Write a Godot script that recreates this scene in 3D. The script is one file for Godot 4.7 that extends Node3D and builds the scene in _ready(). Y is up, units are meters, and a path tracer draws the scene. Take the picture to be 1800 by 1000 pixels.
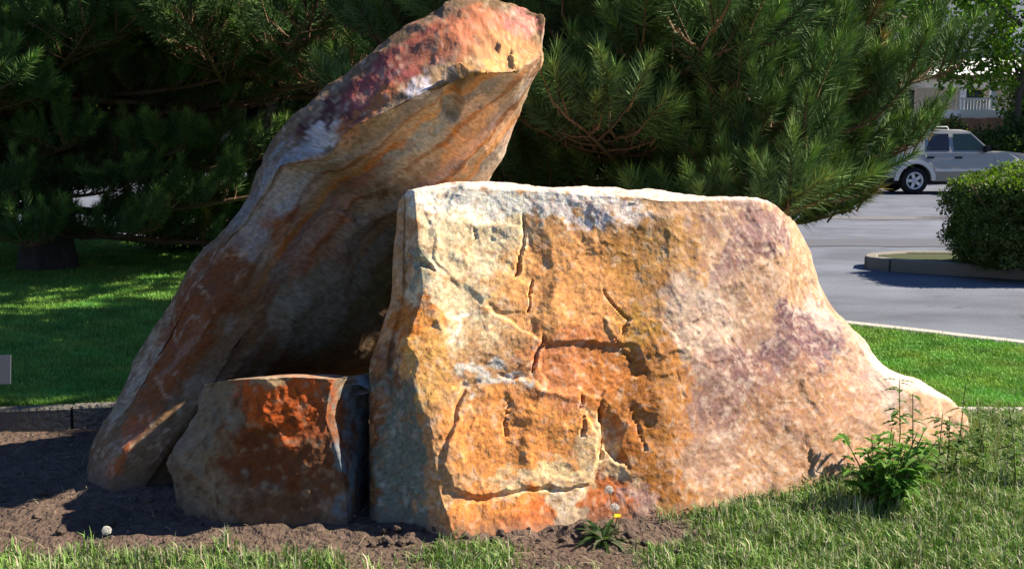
extends Node3D
# A landscape monument of three sandstone boulders on a bed of bare soil, pines and a car park behind.
# Metres, y up; the camera stands at the origin, 1.6 m above the bed, and looks along -z.

var rng := RandomNumberGenerator.new()
var used := {}
var M := {}
var eye := Vector3(0, 1.6, 0)

const BOULDER_NET := [
	[Vector3(-0.611, -0.200, -4.579), Vector3(-0.431, -0.200, -4.445), Vector3(-0.238, -0.200, -4.309), Vector3(-0.216, -0.200, -4.302), Vector3(-0.068, -0.200, -4.321), Vector3(0.137, -0.200, -4.360), Vector3(0.433, -0.200, -4.470), Vector3(0.735, -0.200, -4.533), Vector3(1.141, -0.200, -4.754), Vector3(1.557, -0.200, -4.986), Vector3(1.974, -0.200, -5.335), Vector3(2.027, -0.200, -5.385), Vector3(2.440, -0.200, -5.818), Vector3(2.404, -0.200, -6.118), Vector3(1.707, -0.200, -6.820), Vector3(0.483, -0.200, -6.520), Vector3(0.052, -0.200, -6.120), Vector3(-0.541, -0.200, -5.950)],
	[Vector3(-0.611, -0.094, -4.609), Vector3(-0.431, -0.061, -4.475), Vector3(-0.238, -0.022, -4.339), Vector3(-0.216, -0.021, -4.332), Vector3(-0.068, -0.039, -4.351), Vector3(0.137, -0.063, -4.390), Vector3(0.433, -0.046, -4.500), Vector3(0.735, -0.040, -4.563), Vector3(1.141, -0.042, -4.784), Vector3(1.557, -0.041, -5.016), Vector3(1.974, -0.047, -5.365), Vector3(2.027, -0.045, -5.415), Vector3(2.440, -0.018, -5.848), Vector3(2.404, -0.018, -6.148), Vector3(1.707, -0.041, -6.850), Vector3(0.483, -0.046, -6.550), Vector3(0.052, -0.039, -6.150), Vector3(-0.541, -0.094, -5.980)],
	[Vector3(-0.609, 0.097, -4.672), Vector3(-0.459, 0.124, -4.550), Vector3(-0.303, 0.173, -4.432), Vector3(-0.282, 0.176, -4.426), Vector3(-0.115, 0.167, -4.452), Vector3(0.116, 0.154, -4.494), Vector3(0.414, 0.150, -4.583), Vector3(0.719, 0.155, -4.645), Vector3(1.101, 0.142, -4.854), Vector3(1.517, 0.154, -5.084), Vector3(1.927, 0.115, -5.410), Vector3(1.981, 0.110, -5.456), Vector3(2.428, 0.081, -5.860), Vector3(2.379, 0.080, -6.160), Vector3(1.625, 0.149, -6.800), Vector3(0.464, 0.147, -6.508), Vector3(0.005, 0.167, -6.133), Vector3(-0.539, 0.097, -5.975)],
	[Vector3(-0.609, 0.325, -4.747), Vector3(-0.476, 0.342, -4.637), Vector3(-0.340, 0.352, -4.517), Vector3(-0.320, 0.354, -4.512), Vector3(-0.140, 0.376, -4.554), Vector3(0.094, 0.365, -4.595), Vector3(0.396, 0.369, -4.675), Vector3(0.704, 0.366, -4.734), Vector3(1.062, 0.352, -4.934), Vector3(1.452, 0.376, -5.162), Vector3(1.866, 0.330, -5.469), Vector3(1.919, 0.320, -5.512), Vector3(2.325, 0.219, -5.876), Vector3(2.267, 0.215, -6.176), Vector3(1.518, 0.356, -6.750), Vector3(0.446, 0.354, -6.467), Vector3(-0.020, 0.373, -6.117), Vector3(-0.539, 0.323, -5.970)],
	[Vector3(-0.611, 0.592, -4.835), Vector3(-0.513, 0.633, -4.753), Vector3(-0.446, 0.673, -4.670), Vector3(-0.428, 0.673, -4.665), Vector3(-0.215, 0.636, -4.682), Vector3(0.072, 0.628, -4.721), Vector3(0.389, 0.616, -4.779), Vector3(0.689, 0.605, -4.834), Vector3(1.022, 0.579, -5.020), Vector3(1.357, 0.577, -5.232), Vector3(1.723, 0.520, -5.521), Vector3(1.760, 0.507, -5.561), Vector3(1.976, 0.362, -5.893), Vector3(1.917, 0.353, -6.193), Vector3(1.382, 0.531, -6.700), Vector3(0.439, 0.579, -6.425), Vector3(-0.095, 0.626, -6.100), Vector3(-0.541, 0.589, -5.965)],
	[Vector3(-0.528, 0.865, -4.925), Vector3(-0.462, 0.899, -4.860), Vector3(-0.386, 0.910, -4.782), Vector3(-0.369, 0.908, -4.778), Vector3(-0.170, 0.860, -4.791), Vector3(0.073, 0.854, -4.830), Vector3(0.395, 0.847, -4.876), Vector3(0.699, 0.838, -4.932), Vector3(1.008, 0.811, -5.108), Vector3(1.302, 0.807, -5.312), Vector3(1.568, 0.727, -5.578), Vector3(1.597, 0.714, -5.614), Vector3(1.783, 0.589, -5.921), Vector3(1.720, 0.569, -6.221), Vector3(1.286, 0.721, -6.650), Vector3(0.445, 0.779, -6.383), Vector3(-0.050, 0.843, -6.083), Vector3(-0.458, 0.859, -5.960)],
	[Vector3(-0.517, 1.082, -4.997), Vector3(-0.467, 1.101, -4.940), Vector3(-0.405, 1.096, -4.871), Vector3(-0.389, 1.096, -4.868), Vector3(-0.197, 1.092, -4.905), Vector3(0.074, 1.088, -4.942), Vector3(0.400, 1.085, -4.976), Vector3(0.708, 1.079, -5.033), Vector3(1.018, 1.036, -5.194), Vector3(1.273, 1.028, -5.390), Vector3(1.494, 0.935, -5.635), Vector3(1.515, 0.923, -5.669), Vector3(1.626, 0.833, -5.950), Vector3(1.561, 0.798, -6.250), Vector3(1.215, 0.891, -6.600), Vector3(0.450, 0.976, -6.342), Vector3(-0.077, 1.065, -6.067), Vector3(-0.447, 1.073, -5.955)],
	[Vector3(-0.502, 1.255, -5.054), Vector3(-0.471, 1.293, -5.017), Vector3(-0.428, 1.307, -4.971), Vector3(-0.415, 1.309, -4.971), Vector3(-0.268, 1.325, -5.019), Vector3(0.053, 1.314, -5.051), Vector3(0.382, 1.298, -5.065), Vector3(0.716, 1.276, -5.116), Vector3(1.005, 1.252, -5.276), Vector3(1.234, 1.228, -5.460), Vector3(1.414, 1.148, -5.694), Vector3(1.430, 1.139, -5.725), Vector3(1.512, 1.079, -5.980), Vector3(1.444, 1.026, -6.280), Vector3(1.138, 1.035, -6.555), Vector3(0.432, 1.144, -6.304), Vector3(-0.148, 1.286, -6.052), Vector3(-0.432, 1.243, -5.950)],
	[Vector3(-0.501, 1.274, -5.060), Vector3(-0.472, 1.314, -5.026), Vector3(-0.430, 1.330, -4.982), Vector3(-0.418, 1.333, -4.982), Vector3(-0.276, 1.351, -5.032), Vector3(0.051, 1.340, -5.063), Vector3(0.380, 1.321, -5.075), Vector3(0.717, 1.298, -5.125), Vector3(1.003, 1.275, -5.285), Vector3(1.230, 1.251, -5.468), Vector3(1.405, 1.171, -5.700), Vector3(1.421, 1.163, -5.731), Vector3(1.499, 1.107, -5.983), Vector3(1.431, 1.051, -6.283), Vector3(1.130, 1.050, -6.550), Vector3(0.430, 1.163, -6.300), Vector3(-0.156, 1.311, -6.050), Vector3(-0.431, 1.261, -5.950)],
	[Vector3(-0.498, 1.286, -5.070), Vector3(-0.469, 1.326, -5.038), Vector3(-0.427, 1.342, -4.998), Vector3(-0.416, 1.345, -4.999), Vector3(-0.276, 1.363, -5.048), Vector3(0.051, 1.352, -5.085), Vector3(0.380, 1.333, -5.103), Vector3(0.717, 1.310, -5.157), Vector3(1.003, 1.287, -5.314), Vector3(1.227, 1.263, -5.490), Vector3(1.402, 1.183, -5.713), Vector3(1.418, 1.175, -5.742), Vector3(1.496, 1.119, -5.980), Vector3(1.428, 1.063, -6.261), Vector3(1.127, 1.062, -6.506), Vector3(0.430, 1.175, -6.256), Vector3(-0.156, 1.323, -6.008), Vector3(-0.428, 1.273, -5.908)],
	[Vector3(-0.476, 1.288, -5.142), Vector3(-0.447, 1.328, -5.130), Vector3(-0.405, 1.344, -5.116), Vector3(-0.395, 1.347, -5.118), Vector3(-0.276, 1.365, -5.168), Vector3(0.051, 1.354, -5.243), Vector3(0.380, 1.335, -5.308), Vector3(0.717, 1.312, -5.394), Vector3(1.003, 1.289, -5.525), Vector3(1.205, 1.265, -5.657), Vector3(1.380, 1.185, -5.805), Vector3(1.396, 1.177, -5.823), Vector3(1.474, 1.121, -5.963), Vector3(1.406, 1.065, -6.101), Vector3(1.105, 1.064, -6.180), Vector3(0.430, 1.177, -5.929), Vector3(-0.156, 1.325, -5.699), Vector3(-0.406, 1.275, -5.599)],
	[Vector3(-0.451, 1.274, -5.224), Vector3(-0.422, 1.314, -5.234), Vector3(-0.380, 1.330, -5.249), Vector3(-0.371, 1.333, -5.253), Vector3(-0.276, 1.351, -5.305), Vector3(0.051, 1.340, -5.422), Vector3(0.380, 1.321, -5.541), Vector3(0.717, 1.298, -5.662), Vector3(1.003, 1.275, -5.765), Vector3(1.180, 1.251, -5.847), Vector3(1.355, 1.171, -5.910), Vector3(1.371, 1.163, -5.916), Vector3(1.449, 1.107, -5.944), Vector3(1.381, 1.051, -5.919), Vector3(1.080, 1.050, -5.811), Vector3(0.430, 1.163, -5.559), Vector3(-0.156, 1.311, -5.348), Vector3(-0.381, 1.261, -5.249)],
]
const BLOCK_NET := [
	[Vector3(-1.432, -0.150, -4.706), Vector3(-1.268, -0.150, -4.513), Vector3(-1.064, -0.150, -4.445), Vector3(-0.856, -0.150, -4.445), Vector3(-0.680, -0.150, -4.463), Vector3(-0.668, -0.150, -4.486), Vector3(-0.654, -0.150, -4.841), Vector3(-0.674, -0.150, -4.920), Vector3(-0.856, -0.150, -4.900), Vector3(-1.168, -0.150, -4.850)],
	[Vector3(-1.432, -0.142, -4.706), Vector3(-1.268, -0.085, -4.513), Vector3(-1.064, -0.067, -4.445), Vector3(-0.856, -0.052, -4.445), Vector3(-0.680, -0.052, -4.463), Vector3(-0.668, -0.060, -4.486), Vector3(-0.654, -0.179, -4.841), Vector3(-0.674, -0.179, -4.920), Vector3(-0.856, -0.052, -4.900), Vector3(-1.168, -0.085, -4.850)],
	[Vector3(-1.452, 0.054, -4.725), Vector3(-1.254, 0.118, -4.529), Vector3(-1.062, 0.141, -4.461), Vector3(-0.854, 0.140, -4.464), Vector3(-0.695, 0.155, -4.487), Vector3(-0.682, 0.149, -4.510), Vector3(-0.640, 0.039, -4.852), Vector3(-0.660, 0.039, -4.920), Vector3(-0.854, 0.136, -4.900), Vector3(-1.154, 0.115, -4.850)],
	[Vector3(-1.460, 0.213, -4.741), Vector3(-1.239, 0.307, -4.545), Vector3(-1.059, 0.326, -4.476), Vector3(-0.853, 0.325, -4.482), Vector3(-0.723, 0.318, -4.507), Vector3(-0.710, 0.311, -4.529), Vector3(-0.635, 0.217, -4.861), Vector3(-0.655, 0.214, -4.920), Vector3(-0.853, 0.305, -4.900), Vector3(-1.139, 0.289, -4.850)],
	[Vector3(-1.353, 0.408, -4.761), Vector3(-1.178, 0.471, -4.558), Vector3(-1.034, 0.488, -4.489), Vector3(-0.864, 0.474, -4.497), Vector3(-0.767, 0.446, -4.522), Vector3(-0.752, 0.441, -4.544), Vector3(-0.628, 0.394, -4.870), Vector3(-0.648, 0.385, -4.920), Vector3(-0.864, 0.432, -4.900), Vector3(-1.078, 0.429, -4.850)],
	[Vector3(-1.314, 0.517, -4.772), Vector3(-1.166, 0.582, -4.567), Vector3(-1.012, 0.606, -4.498), Vector3(-0.874, 0.607, -4.511), Vector3(-0.743, 0.591, -4.539), Vector3(-0.728, 0.587, -4.561), Vector3(-0.622, 0.539, -4.877), Vector3(-0.642, 0.523, -4.920), Vector3(-0.874, 0.535, -4.900), Vector3(-1.066, 0.513, -4.850)],
	[Vector3(-1.311, 0.525, -4.773), Vector3(-1.165, 0.591, -4.567), Vector3(-1.010, 0.615, -4.499), Vector3(-0.874, 0.617, -4.512), Vector3(-0.741, 0.602, -4.540), Vector3(-0.726, 0.598, -4.562), Vector3(-0.622, 0.550, -4.877), Vector3(-0.642, 0.533, -4.920), Vector3(-0.874, 0.543, -4.900), Vector3(-1.065, 0.520, -4.850)],
	[Vector3(-1.311, 0.525, -4.770), Vector3(-1.165, 0.591, -4.575), Vector3(-1.010, 0.615, -4.510), Vector3(-0.874, 0.617, -4.522), Vector3(-0.741, 0.602, -4.549), Vector3(-0.726, 0.598, -4.570), Vector3(-0.622, 0.550, -4.870), Vector3(-0.642, 0.533, -4.910), Vector3(-0.874, 0.543, -4.891), Vector3(-1.065, 0.520, -4.843)],
	[Vector3(-1.311, 0.510, -4.746), Vector3(-1.165, 0.576, -4.644), Vector3(-1.010, 0.600, -4.610), Vector3(-0.874, 0.602, -4.616), Vector3(-0.741, 0.587, -4.630), Vector3(-0.726, 0.583, -4.641), Vector3(-0.622, 0.535, -4.799), Vector3(-0.642, 0.518, -4.820), Vector3(-0.874, 0.528, -4.810), Vector3(-1.065, 0.505, -4.785)],
	[Vector3(-1.311, 0.490, -4.720), Vector3(-1.165, 0.556, -4.720), Vector3(-1.010, 0.580, -4.720), Vector3(-0.874, 0.582, -4.720), Vector3(-0.741, 0.567, -4.720), Vector3(-0.726, 0.563, -4.720), Vector3(-0.622, 0.515, -4.720), Vector3(-0.642, 0.498, -4.720), Vector3(-0.874, 0.508, -4.720), Vector3(-1.065, 0.485, -4.720)],
]
const SLAB_NET := [
	[Vector3(-2.016, -0.200, -5.200), Vector3(-1.973, -0.200, -5.106), Vector3(-1.962, -0.200, -5.091), Vector3(-1.832, -0.200, -4.950), Vector3(-1.727, -0.200, -4.922), Vector3(-1.716, -0.200, -4.925), Vector3(-1.652, -0.200, -5.010), Vector3(-1.583, -0.200, -5.100), Vector3(-1.603, -0.200, -5.320), Vector3(-1.956, -0.200, -5.400)],
	[Vector3(-2.016, -0.079, -5.200), Vector3(-1.973, -0.018, -5.106), Vector3(-1.962, -0.016, -5.091), Vector3(-1.832, -0.046, -4.950), Vector3(-1.727, -0.066, -4.922), Vector3(-1.716, -0.067, -4.925), Vector3(-1.652, -0.068, -5.010), Vector3(-1.583, -0.068, -5.100), Vector3(-1.603, -0.018, -5.320), Vector3(-1.956, -0.199, -5.400)],
	[Vector3(-2.026, 0.098, -5.280), Vector3(-1.933, 0.133, -5.139), Vector3(-1.917, 0.137, -5.121), Vector3(-1.756, 0.170, -4.980), Vector3(-1.581, 0.152, -4.999), Vector3(-1.568, 0.152, -5.005), Vector3(-1.526, 0.170, -5.075), Vector3(-1.482, 0.189, -5.150), Vector3(-1.502, 0.239, -5.370), Vector3(-1.966, -0.022, -5.480)],
	[Vector3(-1.918, 0.347, -5.400), Vector3(-1.782, 0.387, -5.231), Vector3(-1.763, 0.389, -5.214), Vector3(-1.597, 0.386, -5.120), Vector3(-1.432, 0.379, -5.148), Vector3(-1.418, 0.377, -5.156), Vector3(-1.356, 0.355, -5.250), Vector3(-1.310, 0.307, -5.450), Vector3(-1.330, 0.357, -5.670), Vector3(-1.858, 0.227, -5.600)],
	[Vector3(-1.750, 0.670, -5.480), Vector3(-1.615, 0.689, -5.292), Vector3(-1.597, 0.688, -5.275), Vector3(-1.449, 0.665, -5.190), Vector3(-1.306, 0.597, -5.256), Vector3(-1.292, 0.583, -5.276), Vector3(-1.217, 0.432, -5.520), Vector3(-1.186, 0.183, -6.110), Vector3(-1.206, 0.233, -6.330), Vector3(-1.690, 0.550, -5.680)],
	[Vector3(-1.546, 0.998, -5.540), Vector3(-1.413, 1.008, -5.333), Vector3(-1.395, 1.005, -5.317), Vector3(-1.248, 0.947, -5.270), Vector3(-1.142, 0.870, -5.373), Vector3(-1.124, 0.851, -5.396), Vector3(-0.948, 0.621, -5.640), Vector3(-0.778, 0.285, -6.230), Vector3(-0.798, 0.335, -6.450), Vector3(-1.486, 0.878, -5.740)],
	[Vector3(-1.324, 1.285, -5.640), Vector3(-1.221, 1.263, -5.358), Vector3(-1.206, 1.257, -5.340), Vector3(-1.070, 1.181, -5.340), Vector3(-0.945, 1.143, -5.490), Vector3(-0.927, 1.126, -5.516), Vector3(-0.766, 0.887, -5.760), Vector3(-0.605, 0.554, -6.350), Vector3(-0.625, 0.604, -6.570), Vector3(-1.264, 1.165, -5.840)],
	[Vector3(-1.249, 1.507, -5.740), Vector3(-1.090, 1.446, -5.345), Vector3(-1.072, 1.438, -5.324), Vector3(-0.954, 1.366, -5.390), Vector3(-0.764, 1.228, -5.559), Vector3(-0.743, 1.209, -5.586), Vector3(-0.600, 1.055, -5.830), Vector3(-0.453, 0.838, -6.420), Vector3(-0.473, 0.888, -6.640), Vector3(-1.189, 1.387, -5.940)],
	[Vector3(-1.109, 1.667, -5.720), Vector3(-0.849, 1.513, -5.231), Vector3(-0.827, 1.498, -5.207), Vector3(-0.755, 1.416, -5.320), Vector3(-0.615, 1.286, -5.508), Vector3(-0.598, 1.270, -5.526), Vector3(-0.465, 1.145, -5.620), Vector3(-0.352, 0.940, -6.370), Vector3(-0.372, 0.990, -6.590), Vector3(-1.049, 1.547, -5.920)],
	[Vector3(-0.960, 1.787, -5.720), Vector3(-0.744, 1.621, -5.156), Vector3(-0.725, 1.604, -5.128), Vector3(-0.640, 1.502, -5.260), Vector3(-0.487, 1.345, -5.457), Vector3(-0.471, 1.328, -5.476), Vector3(-0.369, 1.219, -5.570), Vector3(-0.260, 1.090, -5.770), Vector3(-0.280, 1.130, -5.946), Vector3(-0.900, 1.691, -5.880)],
	[Vector3(-0.617, 2.064, -5.720), Vector3(-0.517, 1.730, -5.081), Vector3(-0.503, 1.702, -5.052), Vector3(-0.389, 1.605, -5.240), Vector3(-0.279, 1.454, -5.447), Vector3(-0.268, 1.439, -5.469), Vector3(-0.211, 1.368, -5.615), Vector3(-0.150, 1.292, -5.770), Vector3(-0.170, 1.322, -5.902), Vector3(-0.557, 1.992, -5.840)],
	[Vector3(-0.279, 2.209, -5.720), Vector3(-0.222, 1.873, -5.090), Vector3(-0.214, 1.843, -5.063), Vector3(-0.143, 1.708, -5.270), Vector3(-0.106, 1.561, -5.458), Vector3(-0.102, 1.549, -5.477), Vector3(-0.088, 1.501, -5.580), Vector3(-0.074, 1.451, -5.690), Vector3(-0.094, 1.471, -5.778), Vector3(-0.219, 2.161, -5.800)],
	[Vector3(-0.028, 2.195, -5.690), Vector3(-0.002, 1.886, -5.182), Vector3(0.000, 1.862, -5.160), Vector3(0.005, 1.787, -5.320), Vector3(0.021, 1.717, -5.461), Vector3(0.022, 1.711, -5.474), Vector3(0.027, 1.693, -5.545), Vector3(0.033, 1.674, -5.620), Vector3(0.013, 1.684, -5.664), Vector3(0.032, 2.171, -5.730)],
	[Vector3(0.079, 2.151, -5.628), Vector3(0.107, 1.957, -5.361), Vector3(0.109, 1.942, -5.347), Vector3(0.104, 1.894, -5.408), Vector3(0.104, 1.873, -5.466), Vector3(0.104, 1.871, -5.472), Vector3(0.102, 1.864, -5.501), Vector3(0.100, 1.855, -5.532), Vector3(0.080, 1.857, -5.537), Vector3(0.139, 2.148, -5.633)],
	[Vector3(0.093, 2.145, -5.620), Vector3(0.122, 1.967, -5.385), Vector3(0.124, 1.953, -5.373), Vector3(0.117, 1.909, -5.420), Vector3(0.116, 1.894, -5.467), Vector3(0.116, 1.893, -5.471), Vector3(0.112, 1.887, -5.495), Vector3(0.109, 1.880, -5.520), Vector3(0.089, 1.880, -5.520), Vector3(0.153, 2.145, -5.620)],
	[Vector3(0.104, 2.127, -5.608), Vector3(0.129, 1.966, -5.397), Vector3(0.131, 1.954, -5.386), Vector3(0.125, 1.914, -5.428), Vector3(0.124, 1.901, -5.471), Vector3(0.123, 1.900, -5.475), Vector3(0.120, 1.894, -5.496), Vector3(0.117, 1.888, -5.518), Vector3(0.099, 1.888, -5.518), Vector3(0.158, 2.127, -5.608)],
	[Vector3(0.129, 1.966, -5.507), Vector3(0.129, 1.962, -5.502), Vector3(0.129, 1.962, -5.502), Vector3(0.129, 1.961, -5.503), Vector3(0.129, 1.960, -5.504), Vector3(0.129, 1.960, -5.504), Vector3(0.129, 1.960, -5.504), Vector3(0.129, 1.960, -5.505), Vector3(0.129, 1.960, -5.505), Vector3(0.130, 1.966, -5.507)],
]
const BOULDER_PAINT := [
	[-0.173, 1.017, 0.296, 0.311, 0, 0.740, 0.578, 0.342, 0.90],
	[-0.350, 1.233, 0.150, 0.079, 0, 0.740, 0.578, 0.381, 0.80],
	[0.000, 1.287, 0.576, 0.068, -3, 0.740, 0.692, 0.559, 0.95],  # strip of sun glare along the top edge, painted near-white; next row too
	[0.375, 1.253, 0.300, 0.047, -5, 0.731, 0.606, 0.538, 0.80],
	[0.270, 0.899, 0.331, 0.296, 0, 0.657, 0.295, 0.096, 0.95],
	[0.000, 0.899, 0.123, 0.155, 20, 0.735, 0.356, 0.121, 0.70],
	[0.314, 0.599, 0.302, 0.178, 10, 0.494, 0.171, 0.059, 0.95],
	[0.638, 0.695, 0.191, 0.174, 0, 0.463, 0.228, 0.037, 0.95],
	[0.649, 1.039, 0.234, 0.177, 0, 0.412, 0.187, 0.040, 0.90],
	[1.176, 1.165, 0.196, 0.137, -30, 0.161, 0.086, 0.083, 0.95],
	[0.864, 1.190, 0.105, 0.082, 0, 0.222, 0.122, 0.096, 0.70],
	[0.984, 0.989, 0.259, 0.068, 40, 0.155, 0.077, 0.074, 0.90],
	[0.845, 0.767, 0.192, 0.255, 40, 0.404, 0.302, 0.238, 0.80],
	[1.107, 0.865, 0.154, 0.162, 0, 0.352, 0.224, 0.155, 0.70],
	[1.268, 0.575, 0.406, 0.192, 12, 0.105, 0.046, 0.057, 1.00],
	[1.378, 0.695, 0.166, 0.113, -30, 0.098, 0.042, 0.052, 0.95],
	[1.509, 0.743, 0.102, 0.081, -40, 0.393, 0.325, 0.279, 0.90],
	[1.246, 0.246, 0.436, 0.301, 0, 0.332, 0.161, 0.074, 0.90],
	[0.989, 0.086, 0.395, 0.156, 0, 0.345, 0.179, 0.083, 0.85],
	[0.882, 0.456, 0.189, 0.159, 0, 0.183, 0.095, 0.072, 0.90],
	[0.629, 0.432, 0.156, 0.344, 0, 0.388, 0.150, 0.026, 0.95],
	[0.644, 0.132, 0.124, 0.286, 15, 0.355, 0.131, 0.019, 0.95],
	[0.000, 0.353, 0.298, 0.188, 0, 0.740, 0.280, 0.072, 0.95],
	[-0.092, 0.568, 0.140, 0.038, 0, 0.578, 0.517, 0.432, 0.95],
	[0.142, 0.195, 0.224, 0.069, 0, 0.720, 0.499, 0.256, 0.90],
	[-0.070, 0.049, 0.199, 0.123, 0, 0.713, 0.248, 0.058, 0.95],
	[0.093, -0.015, 0.098, 0.103, 0, 0.578, 0.148, 0.030, 0.95],
	[0.258, 0.049, 0.098, 0.135, 0, 0.568, 0.421, 0.267, 0.95],
	[0.410, 0.070, 0.106, 0.135, 0, 0.393, 0.106, 0.026, 0.95],
	[0.546, -0.004, 0.069, 0.168, 12, 0.334, 0.177, 0.140, 0.90],
	[-0.391, 0.806, 0.127, 0.108, 0, 0.547, 0.178, 0.030, 0.95],
	[-0.232, 0.783, 0.159, 0.026, 22, 0.740, 0.713, 0.517, 0.90],
	[-0.408, 1.022, 0.062, 0.073, 0, 0.289, 0.280, 0.194, 0.90],
	[-0.339, 0.622, 0.121, 0.190, 0, 0.740, 0.371, 0.097, 0.80],
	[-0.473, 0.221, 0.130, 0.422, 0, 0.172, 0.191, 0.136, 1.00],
	[-0.508, 0.622, 0.068, 0.102, 0, 0.211, 0.086, 0.030, 0.80],
	[1.870, 0.374, 0.156, 0.163, 0, 0.393, 0.300, 0.237, 0.95],
	[1.695, 0.385, 0.075, 0.211, 0, 0.345, 0.188, 0.125, 0.70],
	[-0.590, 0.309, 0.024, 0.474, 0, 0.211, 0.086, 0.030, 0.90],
	[1.581, 0.527, 0.089, 0.042, 0, 0.100, 0.070, 0.080, 0.95],
	[1.101, 0.767, 0.115, 0.215, 0, 0.345, 0.197, 0.108, 0.70],
	[1.456, 0.385, 0.176, 0.105, 10, 0.338, 0.165, 0.074, 0.80],
	[0.872, 0.246, 0.150, 0.157, 0, 0.254, 0.145, 0.095, 0.70],
	[0.730, 1.114, 0.156, 0.137, 0, 0.410, 0.212, 0.062, 0.70],
	[1.371, 0.964, 0.062, 0.136, 0, 0.345, 0.188, 0.077, 0.70],
	[0.380, 0.309, 0.095, 0.150, 0, 0.582, 0.417, 0.220, 0.80],
	[0.456, 0.487, 0.142, 0.249, 20, 0.438, 0.144, 0.025, 0.80],
]
const SLAB_PAINT := [
	[-0.778, 1.721, 0.350, 0.103, 44, 0.134, 0.036, 0.031, 0.95],
	[-0.923, 1.618, 0.195, 0.066, 46, 0.079, 0.025, 0.024, 0.95],
	[-0.542, 1.899, 0.310, 0.103, 36, 0.322, 0.079, 0.066, 0.95],
	[-0.649, 1.682, 0.260, 0.049, 36, 0.498, 0.160, 0.054, 0.90],
	[-0.257, 2.039, 0.296, 0.124, 14, 0.488, 0.165, 0.079, 0.95],
	[-0.026, 1.963, 0.168, 0.122, 0, 0.563, 0.253, 0.107, 0.95],
	[-0.412, 2.039, 0.154, 0.038, 30, 0.409, 0.103, 0.069, 0.80],
	[0.039, 2.102, 0.082, 0.081, 0, 0.598, 0.233, 0.177, 0.95],
	[-0.336, 1.841, 0.181, 0.041, 24, 0.621, 0.381, 0.188, 0.95],
	[-0.401, 1.810, 0.078, 0.038, 25, 0.645, 0.563, 0.552, 0.95],
	[-0.886, 1.554, 0.120, 0.071, 25, 0.598, 0.498, 0.418, 1.00],
	[-0.090, 1.907, 0.142, 0.065, 0, 0.633, 0.347, 0.129, 0.95],
	[-0.721, 2.013, 0.154, 0.027, 40, 0.615, 0.381, 0.298, 0.60],
	[-1.047, 1.372, 0.209, 0.165, 48, 0.322, 0.298, 0.275, 0.95],
	[-1.184, 1.149, 0.132, 0.235, 55, 0.246, 0.213, 0.182, 0.90],
	[-0.731, 1.450, 0.366, 0.060, 44, 0.322, 0.194, 0.087, 0.90],
	[-0.443, 1.522, 0.313, 0.049, 46, 0.226, 0.253, 0.239, 0.95],
	[-0.261, 1.515, 0.274, 0.055, 50, 0.563, 0.194, 0.027, 0.95],
	[-0.576, 1.346, 0.393, 0.027, 48, 0.409, 0.322, 0.194, 0.90],
	[-0.680, 1.385, 0.392, 0.025, 48, 0.298, 0.090, 0.020, 0.90],
	[-0.827, 1.228, 0.394, 0.041, 50, 0.381, 0.090, 0.017, 0.90],
	[-1.002, 1.083, 0.132, 0.183, 55, 0.290, 0.076, 0.016, 0.95],
	[-1.517, 0.709, 0.466, 0.145, 60, 0.213, 0.063, 0.017, 0.95],
	[-1.324, 0.897, 0.159, 0.167, 60, 0.165, 0.059, 0.022, 0.70],
	[-1.810, 0.410, 0.295, 0.045, 64, 0.364, 0.282, 0.182, 0.95],
	[-0.904, 0.736, 0.319, 0.223, 50, 0.253, 0.253, 0.177, 0.95],
	[-0.687, 0.977, 0.344, 0.139, 50, 0.290, 0.290, 0.226, 0.90],
	[-1.893, 0.051, 0.108, 0.170, 0, 0.226, 0.120, 0.054, 0.90],
	[-1.779, 0.189, 0.189, 0.040, 60, 0.409, 0.103, 0.025, 0.80],
	[-0.039, 1.605, 0.094, 0.246, 60, 0.563, 0.298, 0.165, 0.95],
	[-0.472, 1.280, 0.236, 0.028, 50, 0.207, 0.056, 0.014, 0.90],
	[-0.244, 1.759, 0.026, 0.114, 75, 0.116, 0.040, 0.017, 0.95],
	[-0.169, 1.592, 0.143, 0.049, 62, 0.621, 0.226, 0.036, 0.95],
	[-0.390, 1.670, 0.195, 0.044, 36, 0.457, 0.306, 0.165, 0.90],
	[-0.523, 1.424, 0.287, 0.022, 50, 0.457, 0.409, 0.298, 0.80],
]
const BLOCK_PAINT := [
	[-1.268, 0.325, 0.138, 0.363, 0, 0.219, 0.151, 0.089, 0.95],
	[-0.923, 0.302, 0.277, 0.266, 0, 0.151, 0.043, 0.012, 0.95],
	[-0.929, 0.062, 0.255, 0.146, 0, 0.135, 0.074, 0.040, 0.90],
	[-0.917, 0.502, 0.206, 0.132, 0, 0.460, 0.089, 0.015, 0.95],
	[-0.633, 0.349, 0.074, 0.339, 0, 0.135, 0.168, 0.186, 1.00],
	[-0.982, 0.643, 0.365, 0.019, 0, 0.357, 0.219, 0.106, 0.80],
	[-0.784, 0.325, 0.115, 0.218, 0, 0.157, 0.067, 0.032, 0.60],
]

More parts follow.
